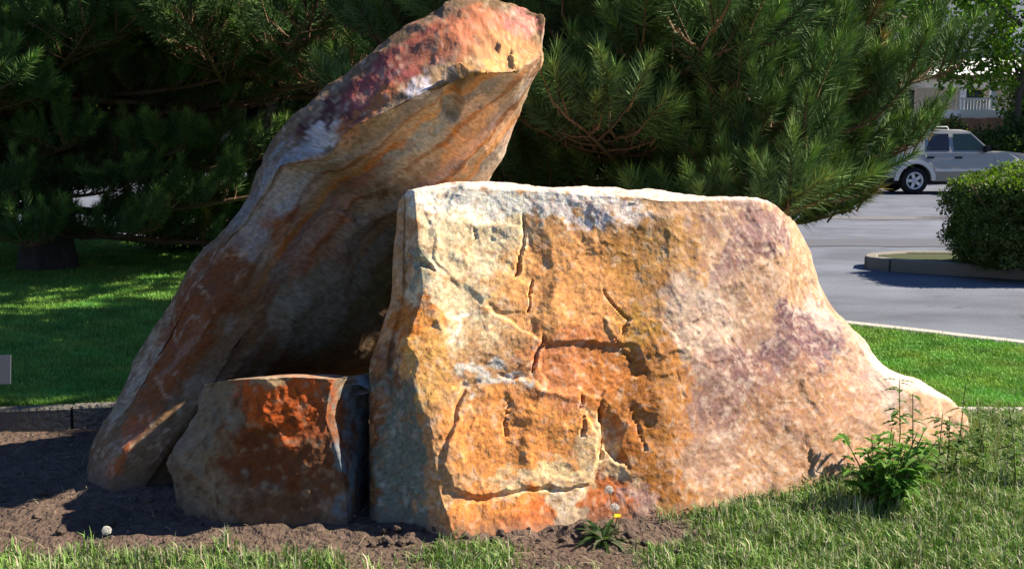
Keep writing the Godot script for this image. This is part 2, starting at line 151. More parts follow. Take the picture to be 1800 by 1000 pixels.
func _ready() -> void:
	rng.seed = 4711
	var cam := Camera3D.new()
	cam.name = "camera"
	cam.position = eye
	cam.rotation_degrees = Vector3(-7.632, 0, 0)
	cam.fov = 28.07
	cam.near = 0.05
	cam.far = 900.0
	add_child(cam)
	var we := WorldEnvironment.new()
	we.name = "world_environment"
	var env := Environment.new()
	env.background_mode = Environment.BG_SKY
	var sky := Sky.new()
	var sm := ProceduralSkyMaterial.new()
	sm.sky_top_color = Color(0.25, 0.37, 0.58)
	sm.sky_horizon_color = Color(0.62, 0.71, 0.82)
	sm.sky_curve = 0.14
	sm.ground_bottom_color = Color(0.2, 0.19, 0.16)
	sm.ground_horizon_color = Color(0.5, 0.52, 0.52)
	sm.sun_angle_max = 4.0
	sky.sky_material = sm
	env.sky = sky
	env.background_energy_multiplier = 0.7
	env.tonemap_mode = Environment.TONE_MAPPER_LINEAR
	env.tonemap_exposure = 2.35
	env.sdfgi_enabled = true
	env.ssao_enabled = true
	env.ssil_enabled = true
	we.environment = env
	add_child(we)
	var sun := DirectionalLight3D.new()
	sun.name = "sun"
	sun.light_energy = 1.6
	sun.light_color = Color(1.0, 0.955, 0.88)
	sun.light_angular_distance = 0.5
	sun.shadow_enabled = true
	var el := deg_to_rad(41.5)
	var az := deg_to_rad(10.0)
	var to_sun := Vector3(cos(el) * cos(az), sin(el), -cos(el) * sin(az))
	sun.look_at_from_position(to_sun * 50.0, Vector3.ZERO, Vector3.UP)
	add_child(sun)

	materials()
	setting()
	house()
	trees()
	hedge_island()
	rocks()
	parked_suv()
	plaque()
	grass()
	weeds()

# ------------------------------------------------------------------ helpers

func numbered(called: String) -> String:
	if not used.has(called):
		used[called] = 0
		return called
	used[called] += 1
	return "%s_%03d" % [called, used[called]]

func part_name(called: String, parent: Node) -> String:
	if not parent.has_meta("names"):
		parent.set_meta("names", {})
	var d: Dictionary = parent.get_meta("names")
	var n: int = d.get(called, 0)
	d[called] = n + 1
	return called if n == 0 else "%s_%03d" % [called, n]

func thing(called: String, label: String, category: String, at := Vector3.ZERO, turn := 0.0, group := "") -> Node3D:
	var o := Node3D.new()
	o.name = numbered(called)
	o.position = at
	o.rotation.y = turn
	add_child(o)
	return tag(o, label, category, group)

func tag(o: Node3D, label: String, category: String, group := "") -> Node3D:
	o.set_meta("label", label)
	o.set_meta("category", category)
	if group:
		o.set_meta("group", group)
	return o

func obj(called: String, mesh: Mesh, material: Material, parent: Node = self) -> MeshInstance3D:
	var o := MeshInstance3D.new()
	o.name = numbered(called) if parent == self else part_name(called, parent)
	o.mesh = mesh
	o.material_override = material
	parent.add_child(o, true)
	return o

func struct(called: String, mesh: Mesh, material: Material) -> MeshInstance3D:
	var o := obj(called, mesh, material)
	o.set_meta("kind", "structure")
	return o

func stuff(called: String, mesh: Mesh, material: Material, where: Array, tints: Array = [], parent: Node = self) -> MultiMeshInstance3D:
	var mm := MultiMesh.new()
	mm.transform_format = MultiMesh.TRANSFORM_3D
	mm.use_colors = tints.size() > 0
	mm.mesh = mesh
	mm.instance_count = where.size()
	for i in where.size():
		mm.set_instance_transform(i, where[i])
		if tints.size():
			mm.set_instance_color(i, tints[i])
	var o := MultiMeshInstance3D.new()
	o.name = numbered(called) if parent == self else part_name(called, parent)
	o.multimesh = mm
	o.material_override = material
	o.set_meta("kind", "stuff")
	parent.add_child(o, true)
	return o

func lin(r: float, g: float, b: float) -> Color:
	return Color(r, g, b).linear_to_srgb()

func noise(s: int, freq: float, octaves := 4, type := FastNoiseLite.TYPE_SIMPLEX_SMOOTH, ridged := false) -> FastNoiseLite:
	var n := FastNoiseLite.new()
	n.seed = s
	n.noise_type = type
	n.frequency = freq
	n.fractal_octaves = octaves
	n.fractal_type = FastNoiseLite.FRACTAL_RIDGED if ridged else FastNoiseLite.FRACTAL_FBM
	if octaves == 1:
		n.fractal_type = FastNoiseLite.FRACTAL_NONE
	return n

func noise_tex(s: int, freq: float, size := 512, octaves := 5, low := Color.BLACK, high := Color.WHITE, type := FastNoiseLite.TYPE_SIMPLEX) -> NoiseTexture2D:
	var t := NoiseTexture2D.new()
	t.width = size
	t.height = size
	t.seamless = true
	t.noise = noise(s, freq, octaves, type)
	var g := Gradient.new()
	g.set_color(0, low)
	g.set_color(1, high)
	t.color_ramp = g
	return t

func mat(called: String, color: Color, rough := 0.9, bump: Texture2D = null, bump_cm := 0.0, scale := 1.0, vertex := false) -> StandardMaterial3D:
	var m := StandardMaterial3D.new()
	m.resource_name = called
	m.albedo_color = color
	m.roughness = rough
	m.metallic_specular = 0.35
	m.vertex_color_use_as_albedo = vertex
	if bump:
		m.heightmap_enabled = true
		m.heightmap_texture = bump
		m.heightmap_scale = bump_cm
		m.uv1_triplanar = true
		m.uv1_world_triplanar = true
		m.uv1_scale = Vector3(scale, scale, scale)
	M[called] = m
	return m

func new_st() -> SurfaceTool:
	var st := SurfaceTool.new()
	st.begin(Mesh.PRIMITIVE_TRIANGLES)
	return st

func done(st: SurfaceTool) -> ArrayMesh:
	st.generate_normals()
	return st.commit()

# corners run counter-clockwise as seen from outside
func tri(st: SurfaceTool, a: Vector3, b: Vector3, c: Vector3) -> void:
	st.add_vertex(a)
	st.add_vertex(c)
	st.add_vertex(b)

func quad(st: SurfaceTool, a: Vector3, b: Vector3, c: Vector3, d: Vector3) -> void:
	tri(st, a, b, c)
	tri(st, a, c, d)

func box(st: SurfaceTool, lo: Vector3, hi: Vector3, x := Transform3D.IDENTITY) -> void:
	st.set_smooth_group(-1)
	var p := []
	for i in 8:
		p.append(x * Vector3(hi.x if i & 1 else lo.x, hi.y if i & 2 else lo.y, hi.z if i & 4 else lo.z))
	quad(st, p[4], p[5], p[7], p[6])
	quad(st, p[1], p[0], p[2], p[3])
	quad(st, p[5], p[1], p[3], p[7])
	quad(st, p[0], p[4], p[6], p[2])
	quad(st, p[6], p[7], p[3], p[2])
	quad(st, p[0], p[1], p[5], p[4])

func box_mesh(lo: Vector3, hi: Vector3) -> ArrayMesh:
	var st := new_st()
	box(st, lo, hi)
	return done(st)

func tube(st: SurfaceTool, pts: Array, radii: Array, sides := 6) -> void:
	st.set_smooth_group(1)
	var rings := []
	var side := Vector3.RIGHT
	for i in pts.size():
		var d: Vector3 = ((pts[mini(i + 1, pts.size() - 1)] as Vector3) - (pts[maxi(i - 1, 0)] as Vector3)).normalized()
		if absf(d.dot(side)) > 0.95:
			side = Vector3.BACK
		var a := (side - d * d.dot(side)).normalized()
		side = a
		var b := d.cross(a)
		var ring := []
		for k in sides:
			var t := TAU * k / sides
			ring.append((pts[i] as Vector3) + (a * cos(t) + b * sin(t)) * float(radii[i]))
		rings.append(ring)
	for i in pts.size() - 1:
		for k in sides:
			var k2 := (k + 1) % sides
			quad(st, rings[i][k], rings[i][k2], rings[i + 1][k2], rings[i + 1][k])
	st.set_smooth_group(-1)
	for k in sides - 2:
		tri(st, rings[0][0], rings[0][k + 2], rings[0][k + 1])
		tri(st, rings[-1][0], rings[-1][k + 1], rings[-1][k + 2])

# a side outline (x, y) given across z from -half to half, half depending on the height
func slab_of(st: SurfaceTool, outline: PackedVector2Array, half: Callable, front := true, back := true) -> void:
	st.set_smooth_group(-1)
	var poly := outline.duplicate()
	if Geometry2D.is_polygon_clockwise(poly):
		poly.reverse()
	var idx := Geometry2D.triangulate_polygon(poly)
	for i in range(0, idx.size(), 3):
		var q := [poly[idx[i]], poly[idx[i + 1]], poly[idx[i + 2]]]
		if (q[1] - q[0]).cross(q[2] - q[0]) < 0:
			q.reverse()
		var f := []
		var g := []
		for v in q:
			var h: float = half.call(v)
			f.append(Vector3(v.x, v.y, h))
			g.append(Vector3(v.x, v.y, -h))
		if front:
			tri(st, f[0], f[1], f[2])
		if back:
			tri(st, g[0], g[2], g[1])
	if front and back:
		for i in poly.size():
			var a := poly[i]
			var b := poly[(i + 1) % poly.size()]
			var ha: float = half.call(a)
			var hb: float = half.call(b)
			quad(st, Vector3(a.x, a.y, ha), Vector3(a.x, a.y, -ha), Vector3(b.x, b.y, -hb), Vector3(b.x, b.y, hb))

func grid_mesh(pts: PackedVector3Array, nu: int, nv: int, colors: PackedColorArray, closed: bool) -> ArrayMesh:
	var normals := normals_of(pts, nu, nv, closed)
	var centre := Vector3.ZERO
	for p in pts:
		centre += p
	centre /= pts.size()
	if not closed:
		centre.y -= 50.0
	var sum := 0.0
	for i in range(0, pts.size(), 7):
		sum += normals[i].dot(pts[i] - centre)
	var flip := sum < 0.0
	if flip:
		for i in normals.size():
			normals[i] = -normals[i]
	var index := PackedInt32Array()
	for v in nv - 1:
		for u in (nu if closed else nu - 1):
			var a := v * nu + u
			var b := v * nu + (u + 1) % nu
			var c := b + nu
			var d := a + nu
			if flip:
				index.append_array([a, b, c, a, c, d])
			else:
				index.append_array([a, c, b, a, d, c])
	var arr := []
	arr.resize(Mesh.ARRAY_MAX)
	arr[Mesh.ARRAY_VERTEX] = pts
	arr[Mesh.ARRAY_NORMAL] = normals
	if colors.size():
		arr[Mesh.ARRAY_COLOR] = colors
	arr[Mesh.ARRAY_INDEX] = index
	var m := ArrayMesh.new()
	m.add_surface_from_arrays(Mesh.PRIMITIVE_TRIANGLES, arr, [], {}, 0)
	return m

func normals_of(pts: PackedVector3Array, nu: int, nv: int, closed: bool) -> PackedVector3Array:
	var out := PackedVector3Array()
	out.resize(pts.size())
	for v in nv:
		var up := mini(v + 1, nv - 1) * nu
		var dn := maxi(v - 1, 0) * nu
		for u in nu:
			var l := (u - 1 + nu) % nu if closed else maxi(u - 1, 0)
			var r := (u + 1) % nu if closed else mini(u + 1, nu - 1)
			var n := (pts[v * nu + r] - pts[v * nu + l]).cross(pts[up + u] - pts[dn + u])
			out[v * nu + u] = n.normalized() if n.length_squared() > 1e-14 else Vector3.UP
	return out

# ------------------------------------------------------------------ rocks

func hermite(a: Vector3, b: Vector3, c: Vector3, d: Vector3, t: float, tight: float) -> Vector3:
	var m0 := (c - a) * 0.5 * tight
	var m1 := (d - b) * 0.5 * tight
	var t2 := t * t
	var t3 := t2 * t
	return b * (2 * t3 - 3 * t2 + 1) + m0 * (t3 - 2 * t2 + t) + c * (-2 * t3 + 3 * t2) + m1 * (t3 - t2)

# A closed net of control points, rows of loops, drawn out to a fine grid.
func rock_mesh(net: Array, cuts_u: Array, cuts_v: Array, tight: float, relief: Callable, paint: Callable) -> ArrayMesh:
	var nr := net.size()
	var nc: int = net[0].size()
	var rows := []
	for r in nr:
		var line := PackedVector3Array()
		for c in nc:
			for k in cuts_u[c]:
				line.append(hermite(net[r][(c - 1 + nc) % nc], net[r][c], net[r][(c + 1) % nc], net[r][(c + 2) % nc], float(k) / cuts_u[c], tight))
		rows.append(line)
	var nu: int = rows[0].size()
	var pts := PackedVector3Array()
	var nv := 0
	for r in nr - 1:
		var n: int = cuts_v[r] + (1 if r == nr - 2 else 0)
		for k in n:
			var t = float(k) / cuts_v[r]
			nv += 1
			for u in nu:
				pts.append(hermite(rows[maxi(r - 1, 0)][u], rows[r][u], rows[r + 1][u], rows[mini(r + 2, nr - 1)][u], t, tight))
	var nrm := normals_of(pts, nu, nv, true)
	var centre := Vector3.ZERO
	for p in pts:
		centre += p
	centre /= pts.size()
	var sum := 0.0
	for i in range(0, pts.size(), 5):
		sum += nrm[i].dot(pts[i] - centre)
	var sgn := 1.0 if sum > 0 else -1.0
	var colors := PackedColorArray()
	colors.resize(pts.size())
	var rel := PackedFloat32Array()
	rel.resize(pts.size())
	for i in pts.size():
		rel[i] = relief.call(pts[i], nrm[i] * sgn)
	for i in pts.size():
		colors[i] = paint.call(pts[i], nrm[i] * sgn, rel[i])
	for i in pts.size():
		pts[i] += nrm[i] * sgn * rel[i]
	return grid_mesh(pts, nu, nv, colors, true)

var n_low := noise(11, 1.1, 3)
var n_mid := noise(12, 3.2, 4)
var n_chip := noise(13, 7.0, 3, FastNoiseLite.TYPE_SIMPLEX_SMOOTH, true)
var n_fine := noise(14, 26.0, 4, FastNoiseLite.TYPE_SIMPLEX)
var n_grit := noise(15, 90.0, 2, FastNoiseLite.TYPE_SIMPLEX)
var n_cell := cell_noise(16, 5.5)
var n_cell_small := cell_noise(17, 13.0)
var n_warp := noise(18, 4.5, 4)
var n_warp2 := noise(19, 4.5, 4)
var n_tone := noise(20, 9.0, 5)
var n_vein := noise(21, 5.0, 4, FastNoiseLite.TYPE_SIMPLEX_SMOOTH, true)

func cell_noise(s: int, f: float) -> FastNoiseLite:
	var n := FastNoiseLite.new()
	n.seed = s
	n.noise_type = FastNoiseLite.TYPE_CELLULAR
	n.frequency = f
	n.fractal_type = FastNoiseLite.FRACTAL_NONE
	n.cellular_return_type = FastNoiseLite.RETURN_CELL_VALUE
	n.cellular_jitter = 1.0
	return n

func terrace(f: float, steps: float, soft: float) -> float:
	var s := f * steps
	var b := floorf(s)
	return (b + smoothstep(1.0 - soft, 1.0, s - b)) / steps

# distance from p to a polyline and how far along it, (x, y) plane
func near_line(p: Vector2, line: Array) -> float:
	var best := 9.0
	for i in line.size() - 1:
		var a: Vector2 = line[i]
		var b: Vector2 = line[i + 1]
		var ab := b - a
		var t := clampf((p - a).dot(ab) / ab.length_squared(), 0.0, 1.0)
		best = minf(best, p.distance_squared_to(a + ab * t))
	return sqrt(best)

# signed distance to a polygon: positive inside
func inside_by(p: Vector2, poly: PackedVector2Array) -> float:
	var best := 9.0
	var inside := false
	var j := poly.size() - 1
	for i in poly.size():
		var a := poly[j]
		var b := poly[i]
		var ab := b - a
		var t := clampf((p - a).dot(ab) / ab.length_squared(), 0.0, 1.0)
		best = minf(best, p.distance_squared_to(a + ab * t))
		if (a.y > p.y) != (b.y > p.y) and p.x < (b.x - a.x) * (p.y - a.y) / (b.y - a.y) + a.x:
			inside = not inside
		j = i
	return sqrt(best) if inside else -sqrt(best)

# Conchoidal fracture: the lowest of many shallow bowls, one per cell, meeting in crisp crests.
func hash2(i: int, j: int, k: int) -> float:
	var h := (i * 374761393 + j * 668265263 + k * 2147483647) & 0x7fffffff
	h = ((h ^ (h >> 13)) * 1274126177) & 0x7fffffff
	return float((h ^ (h >> 16)) & 0xffff) / 65535.0

func facets(x: float, y: float, cell: float, bowl: float, tilt: float, lift: float, s: int) -> float:
	var u := x / cell
	var v := y / cell
	var iu := int(floor(u))
	var iv := int(floor(v))
	var best := 9.0
	for j in range(iv - 1, iv + 2):
		for i in range(iu - 1, iu + 2):
			var a := hash2(i, j, s)
			var b := hash2(i, j, s + 7)
			var dx := u - i - a
			var dy := v - j - b
			var c := fposmod(a * 57.31 + b * 13.7, 1.0) - 0.5
			var d := fposmod(a * 91.17 + b * 31.3, 1.0) - 0.5
			var e := fposmod(a * 23.77 + b * 71.9, 1.0) - 0.5
			best = minf(best, bowl * (dx * dx + dy * dy) + tilt * (c * dx + d * dy) + lift * e)
	return best

var plates := []
var cracks := []

func boulder_relief(p: Vector3, n: Vector3) -> float:
	if p.y < -0.05:
		return 0.0
	var right := smoothstep(0.45, 1.1, p.x)
	var wx := n_warp.get_noise_3dv(p)
	var wy := n_warp2.get_noise_3dv(p)
	var d := 0.03 * n_low.get_noise_3dv(p)
	var q := p + Vector3(wx, wy, wx - wy) * 0.05
	# beds break off in flat steps, sharper on the left half
	var ledge := terrace(0.5 + 0.5 * n_mid.get_noise_3d(q.x * 0.5 + 7.0, q.y * 0.36, q.z * 0.5), 6.0, 0.13)
	d += lerpf(0.018, 0.006, right) * (ledge - 0.5)
	var across := q.x + q.z * 0.6
	d += facets(across, q.y * 0.8, 0.27, 0.03, 0.055, 0.034, 3) * lerpf(1.0, 1.15 + 0.5 * smoothstep(1.45, 1.75, p.x), right)
	var rough := smoothstep(-0.1, 0.25, n_warp2.get_noise_3d(p.x * 0.4, p.y * 0.4, 5.0))
	d += facets(across + q.y * 0.35, q.y - across * 0.2, 0.085, 0.010, 0.014, 0.010, 11) * lerpf(0.25, 0.9, rough) * lerpf(1.0, 1.5, right)
	d += facets(across - q.y * 0.5, q.y + across * 0.3, 0.03, 0.0026, 0.004, 0.003, 23) * lerpf(0.35, 1.0, rough) * lerpf(1.0, 1.7, right)
	# scoured streaks across the right half
	var s := Vector3(p.x * 0.8 + p.y * 0.6, (p.y * 0.8 - p.x * 0.6) * 0.22, p.z)
	d += 0.0022 * right * n_fine.get_noise_3dv(s)
	d += 0.0012 * n_fine.get_noise_3dv(p) + 0.0006 * n_grit.get_noise_3dv(p)
	if n.z > 0.1:
		var f := Vector2(p.x + wx * 0.05, p.y + wy * 0.05)
		for pl in plates:
			var bounds: Rect2 = pl[2]
			if bounds.has_point(f):
				var e := inside_by(f, pl[0])
				d += float(pl[1]) * smoothstep(-0.004, 0.014, e)
		var jit := n_fine.get_noise_3dv(p * 0.7)
		var g := Vector2(p.x + wx * 0.015 + jit * 0.008, p.y + wy * 0.015 - jit * 0.006)
		for cr in cracks:
			var bounds: Rect2 = cr[2]
			if bounds.has_point(g):
				var e := near_line(g, cr[0])
				var wide: float = cr[1] * (0.65 + 0.9 * absf(wx + wy))
				d -= float(cr[3]) * (1.0 - smoothstep(wide * 0.4, wide, e))
	d *= lerpf(1.0, 0.35, smoothstep(0.3, 0.55, -n.x))   # the side that split clean
	return d * smoothstep(-0.05, 0.02, p.y)

func blobs(p: Vector3, base: Color, list: Array, ragged: float) -> Color:
	var c := base
	var x := p.x + n_warp.get_noise_3dv(p * 1.3) * 0.11 * ragged + n_tone.get_noise_3dv(p * 1.7) * 0.06 * ragged
	var y := p.y + n_warp2.get_noise_3dv(p * 1.3) * 0.11 * ragged + n_tone.get_noise_3d(p.y * 1.7, p.x * 1.7, p.z + 9.0) * 0.06 * ragged
	for b in list:
		var dx: float = x - b[0]
		var dy: float = y - b[1]
		var big: float = maxf(b[2], b[3]) * 1.35
		if absf(dx) > big or absf(dy) > big:
			continue
		if b[4] != 0:
			var a := deg_to_rad(b[4])
			var t: float = dx * cos(a) + dy * sin(a)
			dy = dy * cos(a) - dx * sin(a)
			dx = t
		var r := sqrt(dx * dx / (b[2] * b[2]) + dy * dy / (b[3] * b[3]))
		if r < 1.3:
			c = c.lerp(Color(b[5], b[6], b[7]), float(b[8]) * (1.0 - smoothstep(0.76, 1.14, r)))
	return c

func boulder_paint(p: Vector3, n: Vector3, rel: float) -> Color:
	var c := Color(0.5, 0.27, 0.115).lerp(Color(0.4, 0.235, 0.125), smoothstep(0.4, 0.9, p.x))
	if n.z > -0.3:
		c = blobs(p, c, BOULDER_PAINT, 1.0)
	var right := smoothstep(0.4, 1.0, p.x)
	# overexposed sun on the upward-facing top edge and rim, painted in as pale colour
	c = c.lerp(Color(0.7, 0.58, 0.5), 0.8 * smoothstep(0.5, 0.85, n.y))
	# rusty veins and pale flakes
	var v := n_vein.get_noise_3dv(p)
	c = c.lerp(Color(0.4, 0.15, 0.04), lerpf(0.5, 0.2, right) * smoothstep(0.5, 0.85, v))
	var w := n_tone.get_noise_3d(p.x * 1.5 + p.y, p.y * 1.5 - p.x, p.z)
	c = c.lerp(Color(0.68, 0.55, 0.42), 0.3 * smoothstep(0.12, 0.42, w))
	c = c.lerp(Color(0.36, 0.2, 0.13), 0.3 * smoothstep(0.14, 0.45, -w))
	var s := n_fine.get_noise_3d((p.x * 0.8 + p.y * 0.6), (p.y * 0.8 - p.x * 0.6) * 0.3, p.z)
	c = c.lerp(Color(0.3, 0.2, 0.2), 0.2 * right * smoothstep(0.1, 0.4, s))
	c = c.lerp(Color(0.6, 0.48, 0.4), 0.2 * right * smoothstep(0.1, 0.4, -s))
	var f := n_fine.get_noise_3dv(p * 1.4)
	var g := n_grit.get_noise_3dv(p)
	var k := 1.0 + lerpf(0.42, 0.25, right) * f + lerpf(0.3, 0.2, right) * g
	c = Color(c.r * k, c.g * k * (1.0 + 0.1 * f), c.b * k * (1.0 + 0.25 * g))
	# blotches of white and mauve on the right half, faintly drawn out down to the left
	var t := Vector3(p.x * 0.77 + p.y * 0.64, (p.y * 0.77 - p.x * 0.64), p.z)
	var u := n_tone.get_noise_3d(t.x * 0.9 + n_warp.get_noise_3dv(p) * 0.25, t.y * 1.5, t.z) + 0.35 * n_fine.get_noise_3d(t.x * 0.7, t.y * 1.1, t.z)
	c = c.lerp(Color(0.6, 0.46, 0.37), right * 0.36 * smoothstep(0.08, 0.42, u))
	c = c.lerp(Color(0.29, 0.17, 0.15), right * 0.5 * smoothstep(0.1, 0.45, -u))
	# soil splashed on the foot
	c = c.lerp(Color(0.2, 0.14, 0.1), 0.6 * (1.0 - smoothstep(0.0, 0.09, p.y + 0.05 * w)))
	return Color(clampf(c.r, 0.02, 0.78), clampf(c.g, 0.02, 0.76), clampf(c.b, 0.015, 0.74))

func slab_relief(p: Vector3, n: Vector3) -> float:
	if p.y < -0.05:
		return 0.0
	var a := Vector3(p.x * 0.67 + p.y * 0.74, (p.y * 0.67 - p.x * 0.74), p.z)   # along the slab, across it
	var q := Vector3(a.x * 0.35, a.y, a.z)
	var d := 0.02 * n_low.get_noise_3dv(p) + 0.006 * n_mid.get_noise_3dv(q)
	d += 0.016 * (terrace(0.5 + 0.5 * n_mid.get_noise_3d(q.x * 0.6 + 3.0, q.y * 0.8, q.z * 0.8), 6.0, 0.14) - 0.5)
	var w := n_warp.get_noise_3dv(p) * 0.05
	d += facets(a.x * 0.6 + w, a.y + a.z * 0.8 - w, 0.21, 0.03, 0.075, 0.034, 5)
	d += facets(a.x * 0.7 + w, a.y - a.z * 0.8, 0.075, 0.009, 0.015, 0.010, 13)
	d += facets(a.x + w, a.y + a.z * 0.7, 0.028, 0.0022, 0.004, 0.003, 31)
	d += 0.0011 * n_fine.get_noise_3dv(q) + 0.0006 * n_grit.get_noise_3dv(p)
	if n.y < 0.25:   # the notch broken out of the shaded side below the lip
		var e := near_line(Vector2(p.x + n_warp.get_noise_3dv(p) * 0.03, p.y), [Vector2(-0.235, 1.86), Vector2(-0.255, 1.76), Vector2(-0.275, 1.68)])
		d -= 0.05 * (1.0 - smoothstep(0.02, 0.045, e))
	return d * smoothstep(-0.05, 0.02, p.y)

func slab_paint(p: Vector3, n: Vector3, rel: float) -> Color:
	var a := Vector3((p.x * 0.67 + p.y * 0.74) * 0.22, (p.y * 0.67 - p.x * 0.74), p.z)
	var c := blobs(p, Color(0.2, 0.12, 0.06), SLAB_PAINT, 0.7)
	var v := n_tone.get_noise_3dv(a * 0.8)
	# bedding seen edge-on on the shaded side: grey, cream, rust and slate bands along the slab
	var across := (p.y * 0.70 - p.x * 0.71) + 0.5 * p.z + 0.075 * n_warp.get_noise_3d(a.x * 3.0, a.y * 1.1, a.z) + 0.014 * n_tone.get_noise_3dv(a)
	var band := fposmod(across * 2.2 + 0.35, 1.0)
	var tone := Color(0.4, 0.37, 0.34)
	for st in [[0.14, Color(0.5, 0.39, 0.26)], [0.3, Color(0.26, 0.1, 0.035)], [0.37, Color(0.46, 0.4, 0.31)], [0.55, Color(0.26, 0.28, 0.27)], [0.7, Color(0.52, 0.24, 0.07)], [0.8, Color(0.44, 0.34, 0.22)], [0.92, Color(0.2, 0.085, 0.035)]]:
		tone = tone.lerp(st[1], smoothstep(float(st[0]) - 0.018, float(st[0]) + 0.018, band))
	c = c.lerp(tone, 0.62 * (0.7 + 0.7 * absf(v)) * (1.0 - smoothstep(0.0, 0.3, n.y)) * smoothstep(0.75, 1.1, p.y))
	var up := smoothstep(0.05, 0.35, n.y)
	c = c.lerp(Color(0.22, 0.09, 0.025), lerpf(0.3, 0.15, up) * smoothstep(0.1, 0.4, v))
	c = c.lerp(Color(0.4, 0.34, 0.27), lerpf(0.3, 0.2, up) * smoothstep(0.1, 0.4, -v))
	var w := n_vein.get_noise_3dv(p * 1.2)
	c = c.lerp(Color(0.55, 0.4, 0.26), 0.55 * up * smoothstep(0.5, 0.85, w))
	c = c.lerp(Color(0.14, 0.06, 0.045), 0.4 * up * smoothstep(0.2, 0.5, n_tone.get_noise_3dv(p)))
	var f := n_fine.get_noise_3dv(p * 1.2)
	var g := n_grit.get_noise_3dv(p)
	var k := 1.0 + 0.36 * f + 0.34 * g
	c = Color(c.r * k, c.g * k, c.b * k * (1.0 + 0.2 * g))
	c = c.lerp(Color(0.16, 0.09, 0.06), 0.45 * smoothstep(0.3, 0.5, n_grit.get_noise_3dv(p * 0.45)))
	c = c.lerp(Color(0.12, 0.085, 0.06), 0.6 * (1.0 - smoothstep(0.0, 0.1, p.y)))
	return Color(clampf(c.r, 0.02, 0.76), clampf(c.g, 0.015, 0.74), clampf(c.b, 0.01, 0.72))

func block_relief(p: Vector3, n: Vector3) -> float:
	if p.y < -0.05:
		return 0.0
	var q := p + Vector3(n_warp.get_noise_3dv(p), n_warp2.get_noise_3dv(p), 0) * 0.05
	var d := 0.014 * n_mid.get_noise_3dv(p)
	var side := smoothstep(0.3, 0.75, n.x)   # the right side split clean
	var r := facets(q.x - q.z, q.y * 0.9, 0.16, 0.022, 0.04, 0.022, 6) + facets(q.x + q.y * 0.3, q.y - q.x * 0.2 + q.z, 0.05, 0.009, 0.012, 0.009, 17) + facets(q.x - q.y * 0.4, q.y + q.z, 0.022, 0.0035, 0.005, 0.004, 29)
	d += r * lerpf(1.0, 0.25, side) + 0.0012 * n_fine.get_noise_3dv(p)
	return d * smoothstep(-0.05, 0.02, p.y) * (1.0 - 0.85 * smoothstep(0.4, 0.8, n.y))

func block_paint(p: Vector3, n: Vector3, rel: float) -> Color:
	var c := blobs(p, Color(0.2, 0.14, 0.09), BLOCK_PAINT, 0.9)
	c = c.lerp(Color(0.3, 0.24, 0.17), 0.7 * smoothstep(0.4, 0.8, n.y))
	var w := n_tone.get_noise_3dv(p * 1.6)
	c = c.lerp(Color(0.09, 0.035, 0.015), 0.6 * smoothstep(0.1, 0.4, w))
	c = c.lerp(Color(0.36, 0.26, 0.17), 0.4 * smoothstep(0.15, 0.45, -w))
	var k := 1.0 + 0.3 * n_fine.get_noise_3dv(p * 1.2) + 0.2 * n_grit.get_noise_3dv(p)
	c = Color(c.r * k, c.g * k, c.b * k)
	c = c.lerp(Color(0.12, 0.085, 0.06), 0.6 * (1.0 - smoothstep(0.0, 0.08, p.y)))
	return Color(clampf(c.r, 0.015, 0.76), clampf(c.g, 0.012, 0.7), clampf(c.b, 0.01, 0.66))

func plate(height: float, pts: Array) -> void:
	var poly := PackedVector2Array(pts)
	var r := Rect2(poly[0], Vector2.ZERO)
	for v in poly:
		r = r.expand(v)
	plates.append([poly, height, r.grow(0.03)])

func crack(wide: float, deep: float, pts: Array) -> void:
	var r := Rect2(pts[0], Vector2.ZERO)
	for v in pts:
		r = r.expand(v)
	cracks.append([pts, wide, r.grow(0.06), deep])

